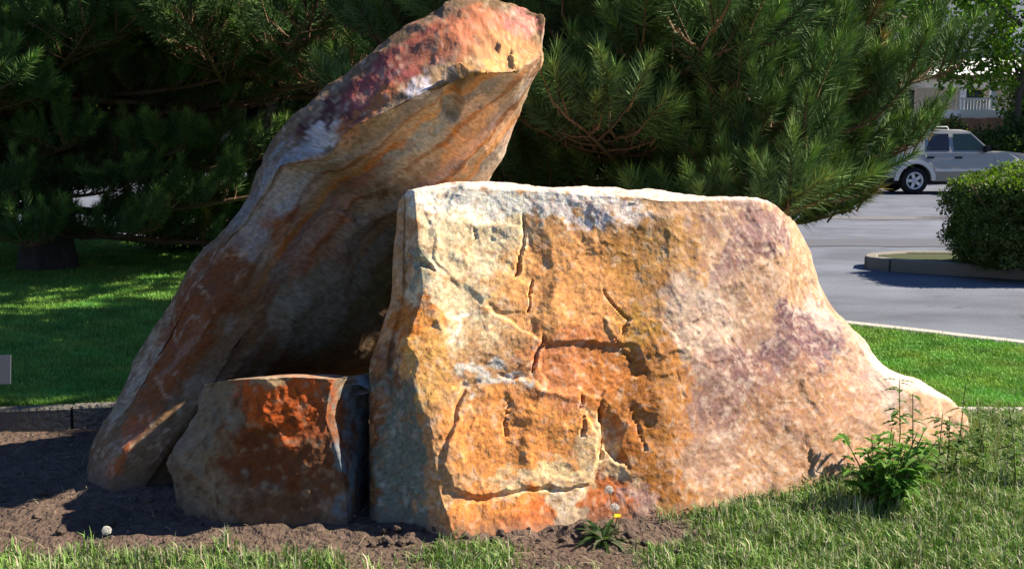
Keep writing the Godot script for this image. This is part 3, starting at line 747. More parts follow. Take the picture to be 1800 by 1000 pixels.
func rocks() -> void:
	var rock: StandardMaterial3D = M.rock
	plate(0.017, [Vector2(-0.205, 0.550), Vector2(-0.072, 0.588), Vector2(0.060, 0.565), Vector2(0.240, 0.509), Vector2(0.288, 0.487), Vector2(0.357, 0.331), Vector2(0.379, 0.232), Vector2(0.330, 0.156), Vector2(0.000, 0.139), Vector2(-0.259, 0.167), Vector2(-0.296, 0.265), Vector2(-0.263, 0.397), Vector2(-0.228, 0.487)])
	plate(0.013, [Vector2(-0.306, 0.118), Vector2(0.000, 0.135), Vector2(0.306, 0.152), Vector2(0.281, 0.049), Vector2(0.326, -0.078), Vector2(0.000, -0.141), Vector2(-0.233, -0.078), Vector2(-0.269, 0.038)])
	plate(0.012, [Vector2(-0.450, 0.737), Vector2(-0.317, 0.794), Vector2(-0.098, 0.864), Vector2(0.110, 0.737), Vector2(0.085, 0.599), Vector2(-0.072, 0.577), Vector2(-0.217, 0.554), Vector2(-0.263, 0.397), Vector2(-0.321, 0.309), Vector2(-0.396, 0.487)])
	plate(0.007, [Vector2(-0.401, 1.270), Vector2(0.037, 1.209), Vector2(0.062, 1.089), Vector2(0.012, 0.970), Vector2(0.074, 0.946), Vector2(0.061, 0.852), Vector2(-0.098, 0.852), Vector2(-0.321, 1.017)])
	plate(-0.014, [Vector2(0.122, 0.714), Vector2(0.510, 0.695), Vector2(0.583, 0.575), Vector2(0.361, 0.509), Vector2(0.144, 0.531)])
	plate(-0.03, [Vector2(0.385, 0.509), Vector2(0.418, 0.397), Vector2(0.498, 0.223), Vector2(0.449, 0.221), Vector2(0.391, 0.265), Vector2(0.370, 0.397)])
	plate(-0.035, [Vector2(-0.466, 1.089), Vector2(-0.384, 1.065), Vector2(-0.340, 0.989), Vector2(-0.407, 1.001)])
	plate(0.009, [Vector2(0.415, 0.806), Vector2(0.667, 0.804), Vector2(0.751, 0.646), Vector2(0.583, 0.575), Vector2(0.449, 0.668)])
	crack(0.006, 0.0245, [Vector2(0.045, 1.233), Vector2(0.055, 1.161), Vector2(0.045, 1.089), Vector2(0.012, 0.982)])
	crack(0.0054, 0.0245, [Vector2(0.079, 0.970), Vector2(0.069, 0.841)])
	crack(0.0072, 0.028, [Vector2(0.134, 0.737), Vector2(0.109, 0.668), Vector2(0.085, 0.599)])
	crack(0.0036, 0.014, [Vector2(-0.175, 1.221), Vector2(-0.162, 1.137)])
	crack(0.003, 0.014, [Vector2(-0.080, 1.197), Vector2(-0.084, 1.089)])
	crack(0.0036, 0.0175, [Vector2(0.000, 0.498), Vector2(-0.029, 0.420), Vector2(-0.036, 0.353)])
	crack(0.0054, 0.021, [Vector2(0.288, 0.487), Vector2(0.290, 0.331)])
	crack(0.0072, 0.028, [Vector2(0.378, 0.442), Vector2(0.386, 0.331), Vector2(0.379, 0.243)])
	crack(0.0048, 0.0175, [Vector2(0.406, 0.923), Vector2(0.436, 0.876), Vector2(0.513, 0.804), Vector2(0.482, 0.737)])
	crack(0.0036, 0.014, [Vector2(0.443, 0.725), Vector2(0.509, 0.627)])
	crack(0.0024, 0.0084, [Vector2(1.052, 0.989), Vector2(1.067, 0.934)])
	crack(0.0024, 0.0084, [Vector2(0.856, 0.432), Vector2(0.889, 0.339)])
	crack(0.0024, 0.0084, [Vector2(1.344, 0.223), Vector2(1.351, 0.109)])
	crack(0.0042, 0.014, [Vector2(0.504, 0.456), Vector2(0.532, 0.362), Vector2(0.562, 0.269)])
	crack(0.003, 0.0105, [Vector2(0.591, 0.018), Vector2(0.624, -0.093)])
	crack(0.0024, 0.007, [Vector2(0.710, 0.575), Vector2(0.756, 0.456)])
	var cu := [14, 24, 4, 34, 32, 42, 42, 50, 46, 44, 4, 40, 8, 12, 10, 8, 6, 8]
	var cv := [6, 40, 44, 44, 44, 44, 36, 5, 5, 12, 10]
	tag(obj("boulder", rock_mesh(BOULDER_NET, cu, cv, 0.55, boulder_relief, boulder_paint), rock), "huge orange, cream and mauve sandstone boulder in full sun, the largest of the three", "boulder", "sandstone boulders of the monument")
	cu = [18, 3, 22, 24, 3, 18, 18, 10, 6, 10]
	cv = [6, 16, 24, 30, 34, 34, 26, 22, 24, 44, 44, 26, 18, 4, 3, 10]
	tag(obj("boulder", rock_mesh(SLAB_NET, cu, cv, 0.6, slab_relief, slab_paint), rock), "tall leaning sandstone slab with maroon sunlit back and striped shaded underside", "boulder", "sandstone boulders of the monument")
	cu = [20, 26, 30, 28, 3, 18, 8, 8, 8, 10]
	cv = [6, 34, 34, 34, 32, 4, 3, 8, 6]
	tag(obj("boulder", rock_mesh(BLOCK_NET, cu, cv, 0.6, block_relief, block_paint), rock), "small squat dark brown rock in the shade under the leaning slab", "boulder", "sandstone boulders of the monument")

# ------------------------------------------------------------------ materials

func materials() -> void:
	var grit := noise_tex(31, 0.02, 512, 6)
	var fine := noise_tex(32, 0.05, 512, 4)
	mat("rock", Color.WHITE, 0.82, grit, 0.28, 3.0, true)
	(M.rock as StandardMaterial3D).metallic_specular = 0.3
	mat("soil", Color.WHITE, 0.95, grit, 1.6, 2.2, true)
	mat("turf", Color.WHITE, 0.95, grit, 2.0, 2.0, true)
	mat("asphalt", Color.WHITE, 0.85, fine, 0.5, 2.0, true)
	mat("concrete", lin(0.43, 0.4, 0.35), 0.9, grit, 0.5, 2.0)
	mat("kerb_concrete", lin(0.22, 0.2, 0.17), 0.9, grit, 0.6, 2.0)
	mat("edging_stone", lin(0.13, 0.12, 0.1), 0.95, grit, 2.0, 2.0)
	mat("bark", lin(0.11, 0.09, 0.075), 0.95, noise_tex(33, 0.03, 256, 4), 3.0, 3.0)
	mat("twig", lin(0.16, 0.1, 0.06), 0.9)
	mat("blade", Color.WHITE, 0.6, null, 0, 1, true)
	var b: StandardMaterial3D = M.blade
	b.backlight_enabled = true
	b.backlight = Color(0.5, 0.55, 0.25)
	mat("needles", Color.WHITE, 0.72, null, 0, 1, true)
	mat("needles_pale", Color.WHITE.lerp(Color(0.9, 1.0, 0.8), 0.5), 0.72, null, 0, 1, true)
	mat("needles_deep", lin(0.55, 0.62, 0.65), 0.72, null, 0, 1, true)
	mat("bark_tint", Color.WHITE, 0.95, noise_tex(34, 0.03, 256, 4), 1.5, 3.0, true)
	mat("leaf", Color.WHITE, 0.5, null, 0, 1, true)
	(M.leaf as StandardMaterial3D).backlight_enabled = true
	(M.leaf as StandardMaterial3D).backlight = Color(0.85, 1.0, 0.35)
	mat("tint", Color.WHITE, 0.7, null, 0, 1, true)
	mat("white_paint", lin(0.78, 0.77, 0.74), 0.7)
	mat("tan_roof", lin(0.36, 0.25, 0.15), 0.9, grit, 1.0, 1.0)
	mat("siding", lin(0.66, 0.66, 0.64), 0.8)
	mat("dark_glass", lin(0.012, 0.016, 0.02), 0.06)
	mat("brick_red", lin(0.3, 0.13, 0.08), 0.9)
	mat("hill", lin(0.07, 0.09, 0.07), 0.95)
	mat("fence_a", lin(0.3, 0.16, 0.11), 0.9)
	mat("fence_b", lin(0.25, 0.14, 0.1), 0.9)
	mat("fence_c", lin(0.34, 0.2, 0.13), 0.9)
	mat("grey_metal", lin(0.16, 0.17, 0.18), 0.5)

# ------------------------------------------------------------------ ground

var n_ground := noise(41, 1.4, 4)
var n_clod := noise(42, 11.0, 4)
var n_patch := noise(43, 0.9, 3)

func edging_z(x: float) -> float:
	if x < 0.0:
		return lerpf(-6.52, -5.98, clampf(-x / 3.0, 0.0, 4.0))
	return -6.52 + 0.035 * x

func kerb_z(x: float) -> float:
	return -9.28 + (x - 2.85) * 0.822

func road_y(z: float) -> float:
	return -0.12 + 0.22 * smoothstep(16.0, 28.0, -z)

func lawn_y(x: float, z: float) -> float:
	return 0.08 * smoothstep(-0.6, -1.6, x) * smoothstep(0.0, 0.2, edging_z(x) - z) + 0.012 * n_ground.get_noise_2d(x, z)

func soil_y(x: float, z: float) -> float:
	return 0.02 * n_ground.get_noise_2d(x * 1.7, z * 1.7) + 0.016 * n_clod.get_noise_2d(x, z) - 0.005 + bank(x, z)

# soil banked up against the feet of the boulders
func bank(x: float, z: float) -> float:
	if x < -2.3 or x > 2.8 or z < -6.2 or z > -4.0:
		return 0.0
	var e := near_line(Vector2(x, z), [Vector2(-1.95, -5.1), Vector2(-1.55, -4.9), Vector2(-1.3, -4.7), Vector2(-1.2, -4.47), Vector2(-0.6, -4.45), Vector2(0.0, -4.4), Vector2(0.7, -4.56), Vector2(1.5, -5.02), Vector2(2.4, -5.9)])
	var w := 0.5 + 0.8 * absf(n_ground.get_noise_2d(x * 3.0, z * 3.0)) + 0.3 * n_clod.get_noise_2d(x, z)
	return 0.026 * w * exp(-e * e / 0.008)

func steps(marks: Array) -> PackedFloat32Array:
	var out := PackedFloat32Array()
	for i in marks.size() - 1:
		var a: Array = marks[i]
		var n: int = a[1]
		for k in n:
			out.append(lerpf(a[0], marks[i + 1][0], float(k) / n))
	out.append(marks[-1][0])
	return out

func setting() -> void:
	# far terrain
	var far := struct("terrain", box_mesh(Vector3(-420, -1.5, -420), Vector3(420, -0.35, 420)), mat("earth", lin(0.16, 0.13, 0.08), 0.95))
	# wooded hill across the horizon
	var pts := PackedVector3Array()
	var cols := PackedColorArray()
	var n_hill := noise(44, 0.02, 5)
	for j in 14:
		for i in 90:
			var a := deg_to_rad(lerpf(-75.0, 75.0, i / 89.0))
			var r := lerpf(130.0, 330.0, j / 13.0)
			var x := sin(a) * r
			var z := -cos(a) * r
			pts.append(Vector3(x, -1.0 + j * 5.5 * (1.0 + 0.5 * n_hill.get_noise_2d(x, z)), z))
			var k := 1.0 + 0.5 * n_hill.get_noise_2d(x * 4.0, z * 4.0)
			cols.append(Color(0.07 * k, 0.09 * k, 0.06 * k))
	struct("wooded_hill", grid_mesh(pts, 90, 14, cols, false), M.tint)
	# the bed of soil round the boulders and on behind the camera
	var xs := steps([[-40.0, 10], [-6.0, 30], [-3.2, 260], [3.2, 30], [6.0, 10], [40.0, 0]])
	var zs := steps([[30.0, 8], [2.0, 12], [-3.4, 30], [-3.9, 110], [-5.4, 40], [-6.7, 0]])
	pts = PackedVector3Array()
	cols = PackedColorArray()
	for z in zs:
		for x in xs:
			var y := soil_y(x, z)
			pts.append(Vector3(x, y, minf(z, 40.0)))
			var w := n_clod.get_noise_2d(x * 1.5, z * 1.5)
			var k := 1.0 + 0.35 * n_ground.get_noise_2d(x, z) + 0.5 * w
			var c := Color(0.1 * k, 0.068 * k, 0.05 * k)
			c = c.lerp(Color(0.07, 0.095, 0.032), 0.8 * turf_at(x, z))
			cols.append(c)
	struct("soil_bed", grid_mesh(pts, xs.size(), zs.size(), cols, false), M.soil)
	# lawn between the edging and the kerb
	pts = PackedVector3Array()
	cols = PackedColorArray()
	for j in 61:
		for i in 141:
			var x := lerpf(-16.0, 5.2, i / 140.0)
			var z := lerpf(edging_z(x) + 0.02, kerb_z(x) + 0.07, pow(j / 60.0, 1.2))
			pts.append(Vector3(x, lawn_y(x, z) + 0.004, z))
			var k := 1.0 + 0.4 * n_patch.get_noise_2d(x, z)
			cols.append(Color(0.06 * k, 0.125 * k, 0.022 * k))
	struct("lawn", grid_mesh(pts, 141, 61, cols, false), M.turf)
	# car park
	pts = PackedVector3Array()
	cols = PackedColorArray()
	var n_tar := noise(45, 0.25, 4)
	var n_stain := noise(46, 0.9, 5)
	var n_crack := noise(47, 0.55, 3, FastNoiseLite.TYPE_SIMPLEX_SMOOTH, true)
	var rx := steps([[-60.0, 40], [1.5, 150], [14.0, 40], [60.0, 0]])
	var rz := steps([[-3.0, 20], [-8.5, 150], [-22.0, 60], [-44.0, 0]])
	for z in rz:
		for x in rx:
			pts.append(Vector3(x, road_y(z), z))
			var k := 1.0 + 0.3 * n_tar.get_noise_2d(x * 0.4, z * 2.0) + 0.3 * n_stain.get_noise_2d(x, z * 1.6)
			k *= 1.0 - 0.45 * smoothstep(0.86, 0.97, n_crack.get_noise_2d(x, z))
			cols.append(Color(0.135 * k, 0.147 * k, 0.178 * k))
	# where the lawn lies above it the sheet is cut away: it starts at the kerb
	for i in pts.size():
		var p := pts[i]
		if p.z > kerb_z(p.x) + 0.03:
			pts[i] = Vector3(p.x, -0.3, p.z)
	struct("car_park", grid_mesh(pts, rx.size(), rz.size(), cols, false), M.asphalt)
	# repairs in the asphalt
	for a in [[7.0, -21.6, 1.3, 0.35, 0.03, Color(0.155, 0.15, 0.155)], [8.7, -21.5, 1.0, 0.3, 0.1, Color(0.1, 0.1, 0.11)], [5.8, -17.6, 3.2, 0.55, 0.05, Color(0.11, 0.115, 0.13)]]:
		pts = PackedVector3Array()
		cols = PackedColorArray()
		for j in 9:
			for i in 25:
				var u := i / 12.0 - 1.0
				var v := j / 4.0 - 1.0
				var ragged := 1.0 + 0.25 * n_ground.get_noise_2d(u * 3.0 + a[0], v)
				var z: float = a[1] + v * a[3] * ragged * sqrt(1.0 - 0.8 * u * u) + a[4] * u
				pts.append(Vector3(a[0] + u * a[2], road_y(z) + 0.008, z))
				cols.append(a[5])
		struct("asphalt_patch", grid_mesh(pts, 25, 9, cols, false), M.asphalt)
	# kerb between lawn and car park, in cast lengths
	var dir := Vector3(1, 0, 0.822).normalized()
	var out := Vector3(-dir.z, 0, dir.x) * -1.0
	var start := Vector3(-14.0, 0, kerb_z(-14.0))
	var kerb := thing("kerb", "long pale concrete kerb between the lawn and the car park", "kerb", Vector3.ZERO)
	var total := Vector3(6.3, 0, kerb_z(6.3)).distance_to(start)
	var n := int(total / 1.5)
	var basis := Basis(dir, Vector3.UP, dir.cross(Vector3.UP))
	var piece := bevel_bar(1.488, 0.3, 0.15, 0.015)
	for i in n:
		var s := obj("kerb_stone", piece, M.concrete, kerb)
		s.transform = Transform3D(basis, start + dir * (i + 0.5) * 1.5 + Vector3(0, -0.115 + rng.randf_range(-0.004, 0.004), 0))
	# low edging: proud of the bed on the left, flush with the grass on the right
	var edge := thing("lawn_edging", "low concrete edging strip between the lawn and the soil bed", "edging", Vector3.ZERO)
	var bar := bevel_bar(0.594, 0.24, 0.09, 0.012)
	var x := -5.4
	while x < 4.6:
		var z0 := edging_z(x)
		var z1 := edging_z(x + 0.6)
		var d := Vector3(0.6, 0, z1 - z0).normalized()
		var s := obj("edging_stone", bar, M.edging_stone if x < 1.0 else M.concrete, edge)
		var lift := lerpf(0.0, -0.10, smoothstep(-1.6, 0.0, x))
		s.transform = Transform3D(Basis(d, Vector3.UP, d.cross(Vector3.UP)), Vector3(x + 0.3, lift + rng.randf_range(-0.006, 0.006), (z0 + z1) * 0.5 + 0.02))
		x += 0.6

# a bar along x with its top edges chamfered; origin in the middle
func bevel_bar(long: float, high: float, deep: float, c: float) -> ArrayMesh:
	var st := new_st()
	st.set_smooth_group(-1)
	var h := high / 2
	var d := deep / 2
	var prof := [Vector2(-d, -h), Vector2(d, -h), Vector2(d, h - c), Vector2(d - c, h), Vector2(-d + c, h), Vector2(-d, h - c)]
	for i in 6:
		var a: Vector2 = prof[i]
		var b: Vector2 = prof[(i + 1) % 6]
		var l := long / 2
		quad(st, Vector3(-l, a.y, a.x), Vector3(-l, b.y, b.x), Vector3(l, b.y, b.x), Vector3(l, a.y, a.x))
		for s in [-1.0, 1.0]:
			tri(st, Vector3(s * l, 0, 0), Vector3(s * l, a.y, a.x), Vector3(s * l, b.y, b.x))
	return done(st)

# how grassy the ground is in front of the edging, 0 to 1
func turf_at(x: float, z: float) -> float:
	var w := n_patch.get_noise_2d(x * 2.2, z * 2.2)
	var v := n_ground.get_noise_2d(x * 2.0, z * 2.0)
	var right := smoothstep(0.55, 0.95, x + 0.25 * w + 0.6 * (z + 4.4) * (1.0 if z > -4.4 else 0.0)) * smoothstep(-0.55, -0.1, v + 0.25)
	var base_gap := 1.0 - smoothstep(0.25, 0.1, Vector2(x - 2.75, (z + 5.05) * 1.5).length())
	right *= base_gap
	var left := smoothstep(-4.24, -4.12, z + 0.06 * w) * smoothstep(-0.55, -0.75, x + 0.1 * w) * 0.8
	var tuft := 1.0 - smoothstep(0.1, 0.24, Vector2(x + 0.17, (z + 4.12)).length())
	var near := smoothstep(-4.05, -3.9, z + 0.05 * w) * 0.5
	return clampf(maxf(maxf(right, left), maxf(tuft, near)), 0.0, 1.0)

# ------------------------------------------------------------------ trees and shrubs

# a shoot with long needles in bottlebrush fashion, along +y, about 0.4 m
func spray_mesh(s: int, needles: int, long: float) -> ArrayMesh:
	var r := RandomNumberGenerator.new()
	r.seed = s
	var st := new_st()
	st.set_smooth_group(-1)
	st.set_color(Color(0.14, 0.085, 0.045))
	var bend := Vector3(r.randf_range(-0.05, 0.05), 0, r.randf_range(-0.05, 0.05))
	tube(st, [Vector3(0, -0.05, 0), bend * 0.5 + Vector3(0, long * 0.5, 0), bend + Vector3(0, long, 0)], [0.008, 0.006, 0.003], 3)
	st.set_smooth_group(-1)
	for i in needles:
		var t := 0.08 + 0.92 * float(i) / needles
		var a := i * 2.39996 + r.randf_range(-0.4, 0.4)
		var spread := deg_to_rad(lerpf(62.0, 22.0, t) + r.randf_range(-14.0, 14.0))
		var dir := Vector3(cos(a) * sin(spread), cos(spread), sin(a) * sin(spread))
		var root := bend * t * t + Vector3(0, long * t, 0)
		var l := r.randf_range(0.095, 0.15) * (1.0 if t < 0.9 else 0.85)
		var tip := root + dir * l + Vector3(0, -0.01, 0)
		var side := dir.cross(Vector3(r.randf_range(-1, 1), r.randf_range(-1, 1), r.randf_range(-1, 1))).normalized() * 0.0036
		var k := r.randf_range(0.7, 1.3)
		var young := smoothstep(0.55, 1.0, t)
		st.set_color(Color((0.1 + 0.1 * young) * k, (0.175 + 0.14 * young) * k, (0.058 + 0.018 * young) * k))
		st.add_vertex(root - side)
		st.add_vertex(tip)
		st.add_vertex(root + side)
	return done(st)

var sprays := []

func tilt_to(d: Vector3, spin: float) -> Basis:
	var y := d.normalized()
	var x := y.cross(Vector3(0.31, 0.2, 0.93)).normalized()
	return Basis(x, y, x.cross(y)).rotated(y, spin)

func pine(label: String, at: Vector3, height: float, reach: float, low: float, s: int, thick: float, own: int, spacing := 0.3) -> void:
	var r := RandomNumberGenerator.new()
	r.seed = s
	var root := thing("pine_tree", label, "tree", at, 0.0, "pine trees on the lawn")
	var bark := PackedVector3Array()
	var shade := PackedColorArray()
	var ridge := noise(s, 1.0, 4, FastNoiseLite.TYPE_SIMPLEX_SMOOTH, true)
	var rows := int(height / 0.07)
	for j in rows + 1:
		var y := height * j / rows
		var t := y / height
		var wide := thick * (1.0 - 0.93 * t) + thick * 0.35 * exp(-y * 5.0)
		for k in 40:
			var a := TAU * k / 40.0
			var v := ridge.get_noise_3d(cos(a) * 4.2, y * 2.1, sin(a) * 4.2)
			var w := wide * (1.0 + 0.2 * v) * (1.0 + 0.16 * cos(5.0 * a + s) * exp(-y * 4.0))
			bark.append(Vector3(cos(a) * w + 0.06 * sin(t * 5.0), y - 0.12, sin(a) * w))
			var g := 0.75 + 0.4 * v
			shade.append(Color(0.075 * g, 0.062 * g, 0.054 * g))
	obj("trunk", grid_mesh(bark, 40, rows + 1, shade, true), M.bark_tint, root)
	var places := []
	var h := low
	while h < height - 0.3:
		var far_up := clampf((h - low) / (height - low), 0.0, 1.0)
		for k in 6 if h < 3.0 else 4:
			var a := r.randf() * TAU
			var long := reach * pow(1.0 - far_up, 1.15) * r.randf_range(0.72, 1.08) + 0.2
			if at.x < -4.0 and at.x > -6.0:   # boughs over the lawn stay short and high
				long *= lerpf(1.0, 0.55, smoothstep(0.15, 0.6, sin(a)) * smoothstep(1.9, 1.2, h))
			if at.x > 0.0:   # the car park side is kept clear
				long *= lerpf(1.0, lerpf(0.72, 0.86, smoothstep(1.2, 2.4, h)), smoothstep(0.1, 0.7, cos(a)))
				long *= lerpf(1.0, 0.72, smoothstep(0.3, 0.8, sin(a)) * smoothstep(4.0, 2.6, h))
			var rise := r.randf_range(-0.12, 0.12) + 0.25 * far_up
			var out := Vector3(cos(a), 0, sin(a))
			var pts := []
			var rr := []
			for j in 7:
				var t := j / 6.0
				var side := Vector3(-out.z, 0, out.x) * sin(t * 3.0 + a) * 0.12
				pts.append(Vector3(0, h, 0) + out * long * t + side + Vector3(0, long * (rise * t + 0.22 * t * t - 0.12 * t), 0))
				rr.append(lerpf(0.022 + 0.008 * long, 0.006, t))
			var bt := new_st()
			tube(bt, pts, rr, 5)
			var n := int(long / 0.13)
			for j in n:
				var t := lerpf(0.22, 1.0, (j + r.randf()) / n)
				var seg := t * 5.999
				var p: Vector3 = (pts[int(seg)] as Vector3).lerp(pts[int(seg) + 1], seg - int(seg))
				var sgn := 1.0 if j % 2 else -1.0
				var d := out.rotated(Vector3.UP, sgn * r.randf_range(0.5, 1.15)) + Vector3(0, r.randf_range(0.0, 0.5), 0)
				if t > 0.93:
					d = out.rotated(Vector3.UP, sgn * 0.25) + Vector3(0, 0.35, 0)
				d = d.normalized()
				var tl := r.randf_range(0.3, 0.6) * lerpf(1.25, 0.6, t) * clampf(long / 2.0, 0.5, 1.2)
				var e := p + d * tl + Vector3(0, tl * 0.12, 0)
				tube(bt, [p, p.lerp(e, 0.5) + Vector3(0, -0.02, 0), e], [0.011, 0.008, 0.005], 3)
				var m := 4 if h < 3.2 else 3
				for i in m:
					var f := (i + 1.0) / m
					var sd := (d * r.randf_range(0.4, 1.1) + Vector3(r.randf_range(-0.35, 0.35), r.randf_range(0.4, 1.5), r.randf_range(-0.35, 0.35))).normalized()
					var sc := r.randf_range(0.75, 1.2)
					places.append(Transform3D(tilt_to(sd, r.randf() * TAU).scaled(Vector3.ONE * sc), p.lerp(e, f)))
			obj("branch", done(bt), M.twig, root)
		h += spacing * (1.0 if h < 3.0 else 1.6) * r.randf_range(0.75, 1.25)
	# shoots nearest to the eye are parts of their own, the rest one mass
	var ranked := []
	for t: Transform3D in places:
		var w := at + t.origin
		var seen := w.y < 2.9 and absf(w.x / w.z) < 0.5 and w.y > 0.2
		ranked.append([w.distance_to(eye) + (0.0 if seen else 100.0), t])
	ranked.sort_custom(func(a, b): return a[0] < b[0])
	var rest := [[], [], []]
	var tints := [[], [], []]
	for i in ranked.size():
		if i < own:
			var o := obj("needle_shoot", sprays[i % sprays.size()], [M.needles, M.needles_pale, M.needles_deep][r.randi() % 3], root)
			o.transform = ranked[i][1]
		else:
			rest[i % 3].append(ranked[i][1])
			var k := r.randf_range(0.6, 1.25)
			tints[i % 3].append(Color(k, k, k * r.randf_range(0.8, 1.1)) if r.randf() > 0.04 else Color(2.0, 1.0, 1.1))
	for i in 3:
		stuff("needles", sprays[i], M.needles, rest[i], tints[i], root)

func leaf_clump(s: int, count: int, spread: float, long: float, wide: float, base: Color) -> ArrayMesh:
	var r := RandomNumberGenerator.new()
	r.seed = s
	var st := new_st()
	st.set_smooth_group(-1)
	for i in count:
		var d := Vector3(r.randfn(), r.randfn(), r.randfn()).normalized()
		var p := d * spread * pow(r.randf(), 0.5)
		var axis := (d + Vector3(r.randf_range(-0.8, 0.8), r.randf_range(-1.0, 0.3), r.randf_range(-0.8, 0.8))).normalized()
		var side := axis.cross(Vector3(r.randfn(), r.randfn(), r.randfn())).normalized() * wide * r.randf_range(0.8, 1.2)
		var l := long * r.randf_range(0.7, 1.2)
		var fold := axis.cross(side).normalized() * wide * 0.35
		var k := r.randf_range(0.7, 1.35)
		st.set_color(Color(base.r * k * r.randf_range(0.85, 1.2), base.g * k, base.b * k))
		tri(st, p, p + axis * l * 0.45 + side, p + axis * l + fold)
		tri(st, p, p + axis * l + fold, p + axis * l * 0.45 - side)
	return done(st)

func broadleaf(called: String, label: String, group: String, at: Vector3, crown_at: Vector3, crown: Vector3, count: int, s: int, thick: float, clumps: Array, big: float) -> void:
	var r := RandomNumberGenerator.new()
	r.seed = s
	var root := thing(called, label, "tree" if thick > 0.05 else "shrub", at, 0.0, group)
	var st := new_st()
	tube(st, [Vector3(0, -0.3, 0), Vector3(0.03, crown_at.y * 0.5, 0.02), crown_at + Vector3(0, crown.y * 0.6, 0)], [thick * 1.3, thick, thick * 0.25], 7)
	obj("trunk", done(st), M.bark, root)
	var ends := []
	for k in 9:
		var a := k * 2.4 + r.randf()
		var from := Vector3(0, crown_at.y - crown.y * r.randf_range(0.0, 0.8), 0)
		var to := crown_at + Vector3(cos(a) * crown.x * 0.75, r.randf_range(-0.5, 0.8) * crown.y, sin(a) * crown.z * 0.75)
		var bt := new_st()
		tube(bt, [from, from.lerp(to, 0.5) + Vector3(0, crown.y * 0.12, 0), to], [thick * 0.45, thick * 0.3, thick * 0.1], 5)
		obj("branch", done(bt), M.bark, root)
		ends.append(to)
	var n := noise(s, 1.2 / crown.x, 3)
	for c in clumps.size():
		var where := []
		var tints := []
		var tries := 0
		while where.size() < count / clumps.size() and tries < count * 6:
			tries += 1
			var d := Vector3(r.randfn(), r.randfn(), r.randfn()).normalized()
			var p := crown_at + d * crown * (0.35 + 0.75 * pow(r.randf(), 0.6)) * (1.0 + 0.35 * n.get_noise_3dv(d * crown.x * 1.5))
			if n.get_noise_3dv(p * 2.5) < -0.12 or p.y < 0.02:
				continue
			var k := r.randf_range(0.75, 1.25)
			where.append(Transform3D(Basis.from_euler(Vector3(r.randf() * TAU, r.randf() * TAU, 0)).scaled(Vector3.ONE * big * r.randf_range(0.7, 1.2)), p))
			tints.append(Color(k, k, k))
		stuff("foliage", clumps[c], M.leaf, where, tints, root)

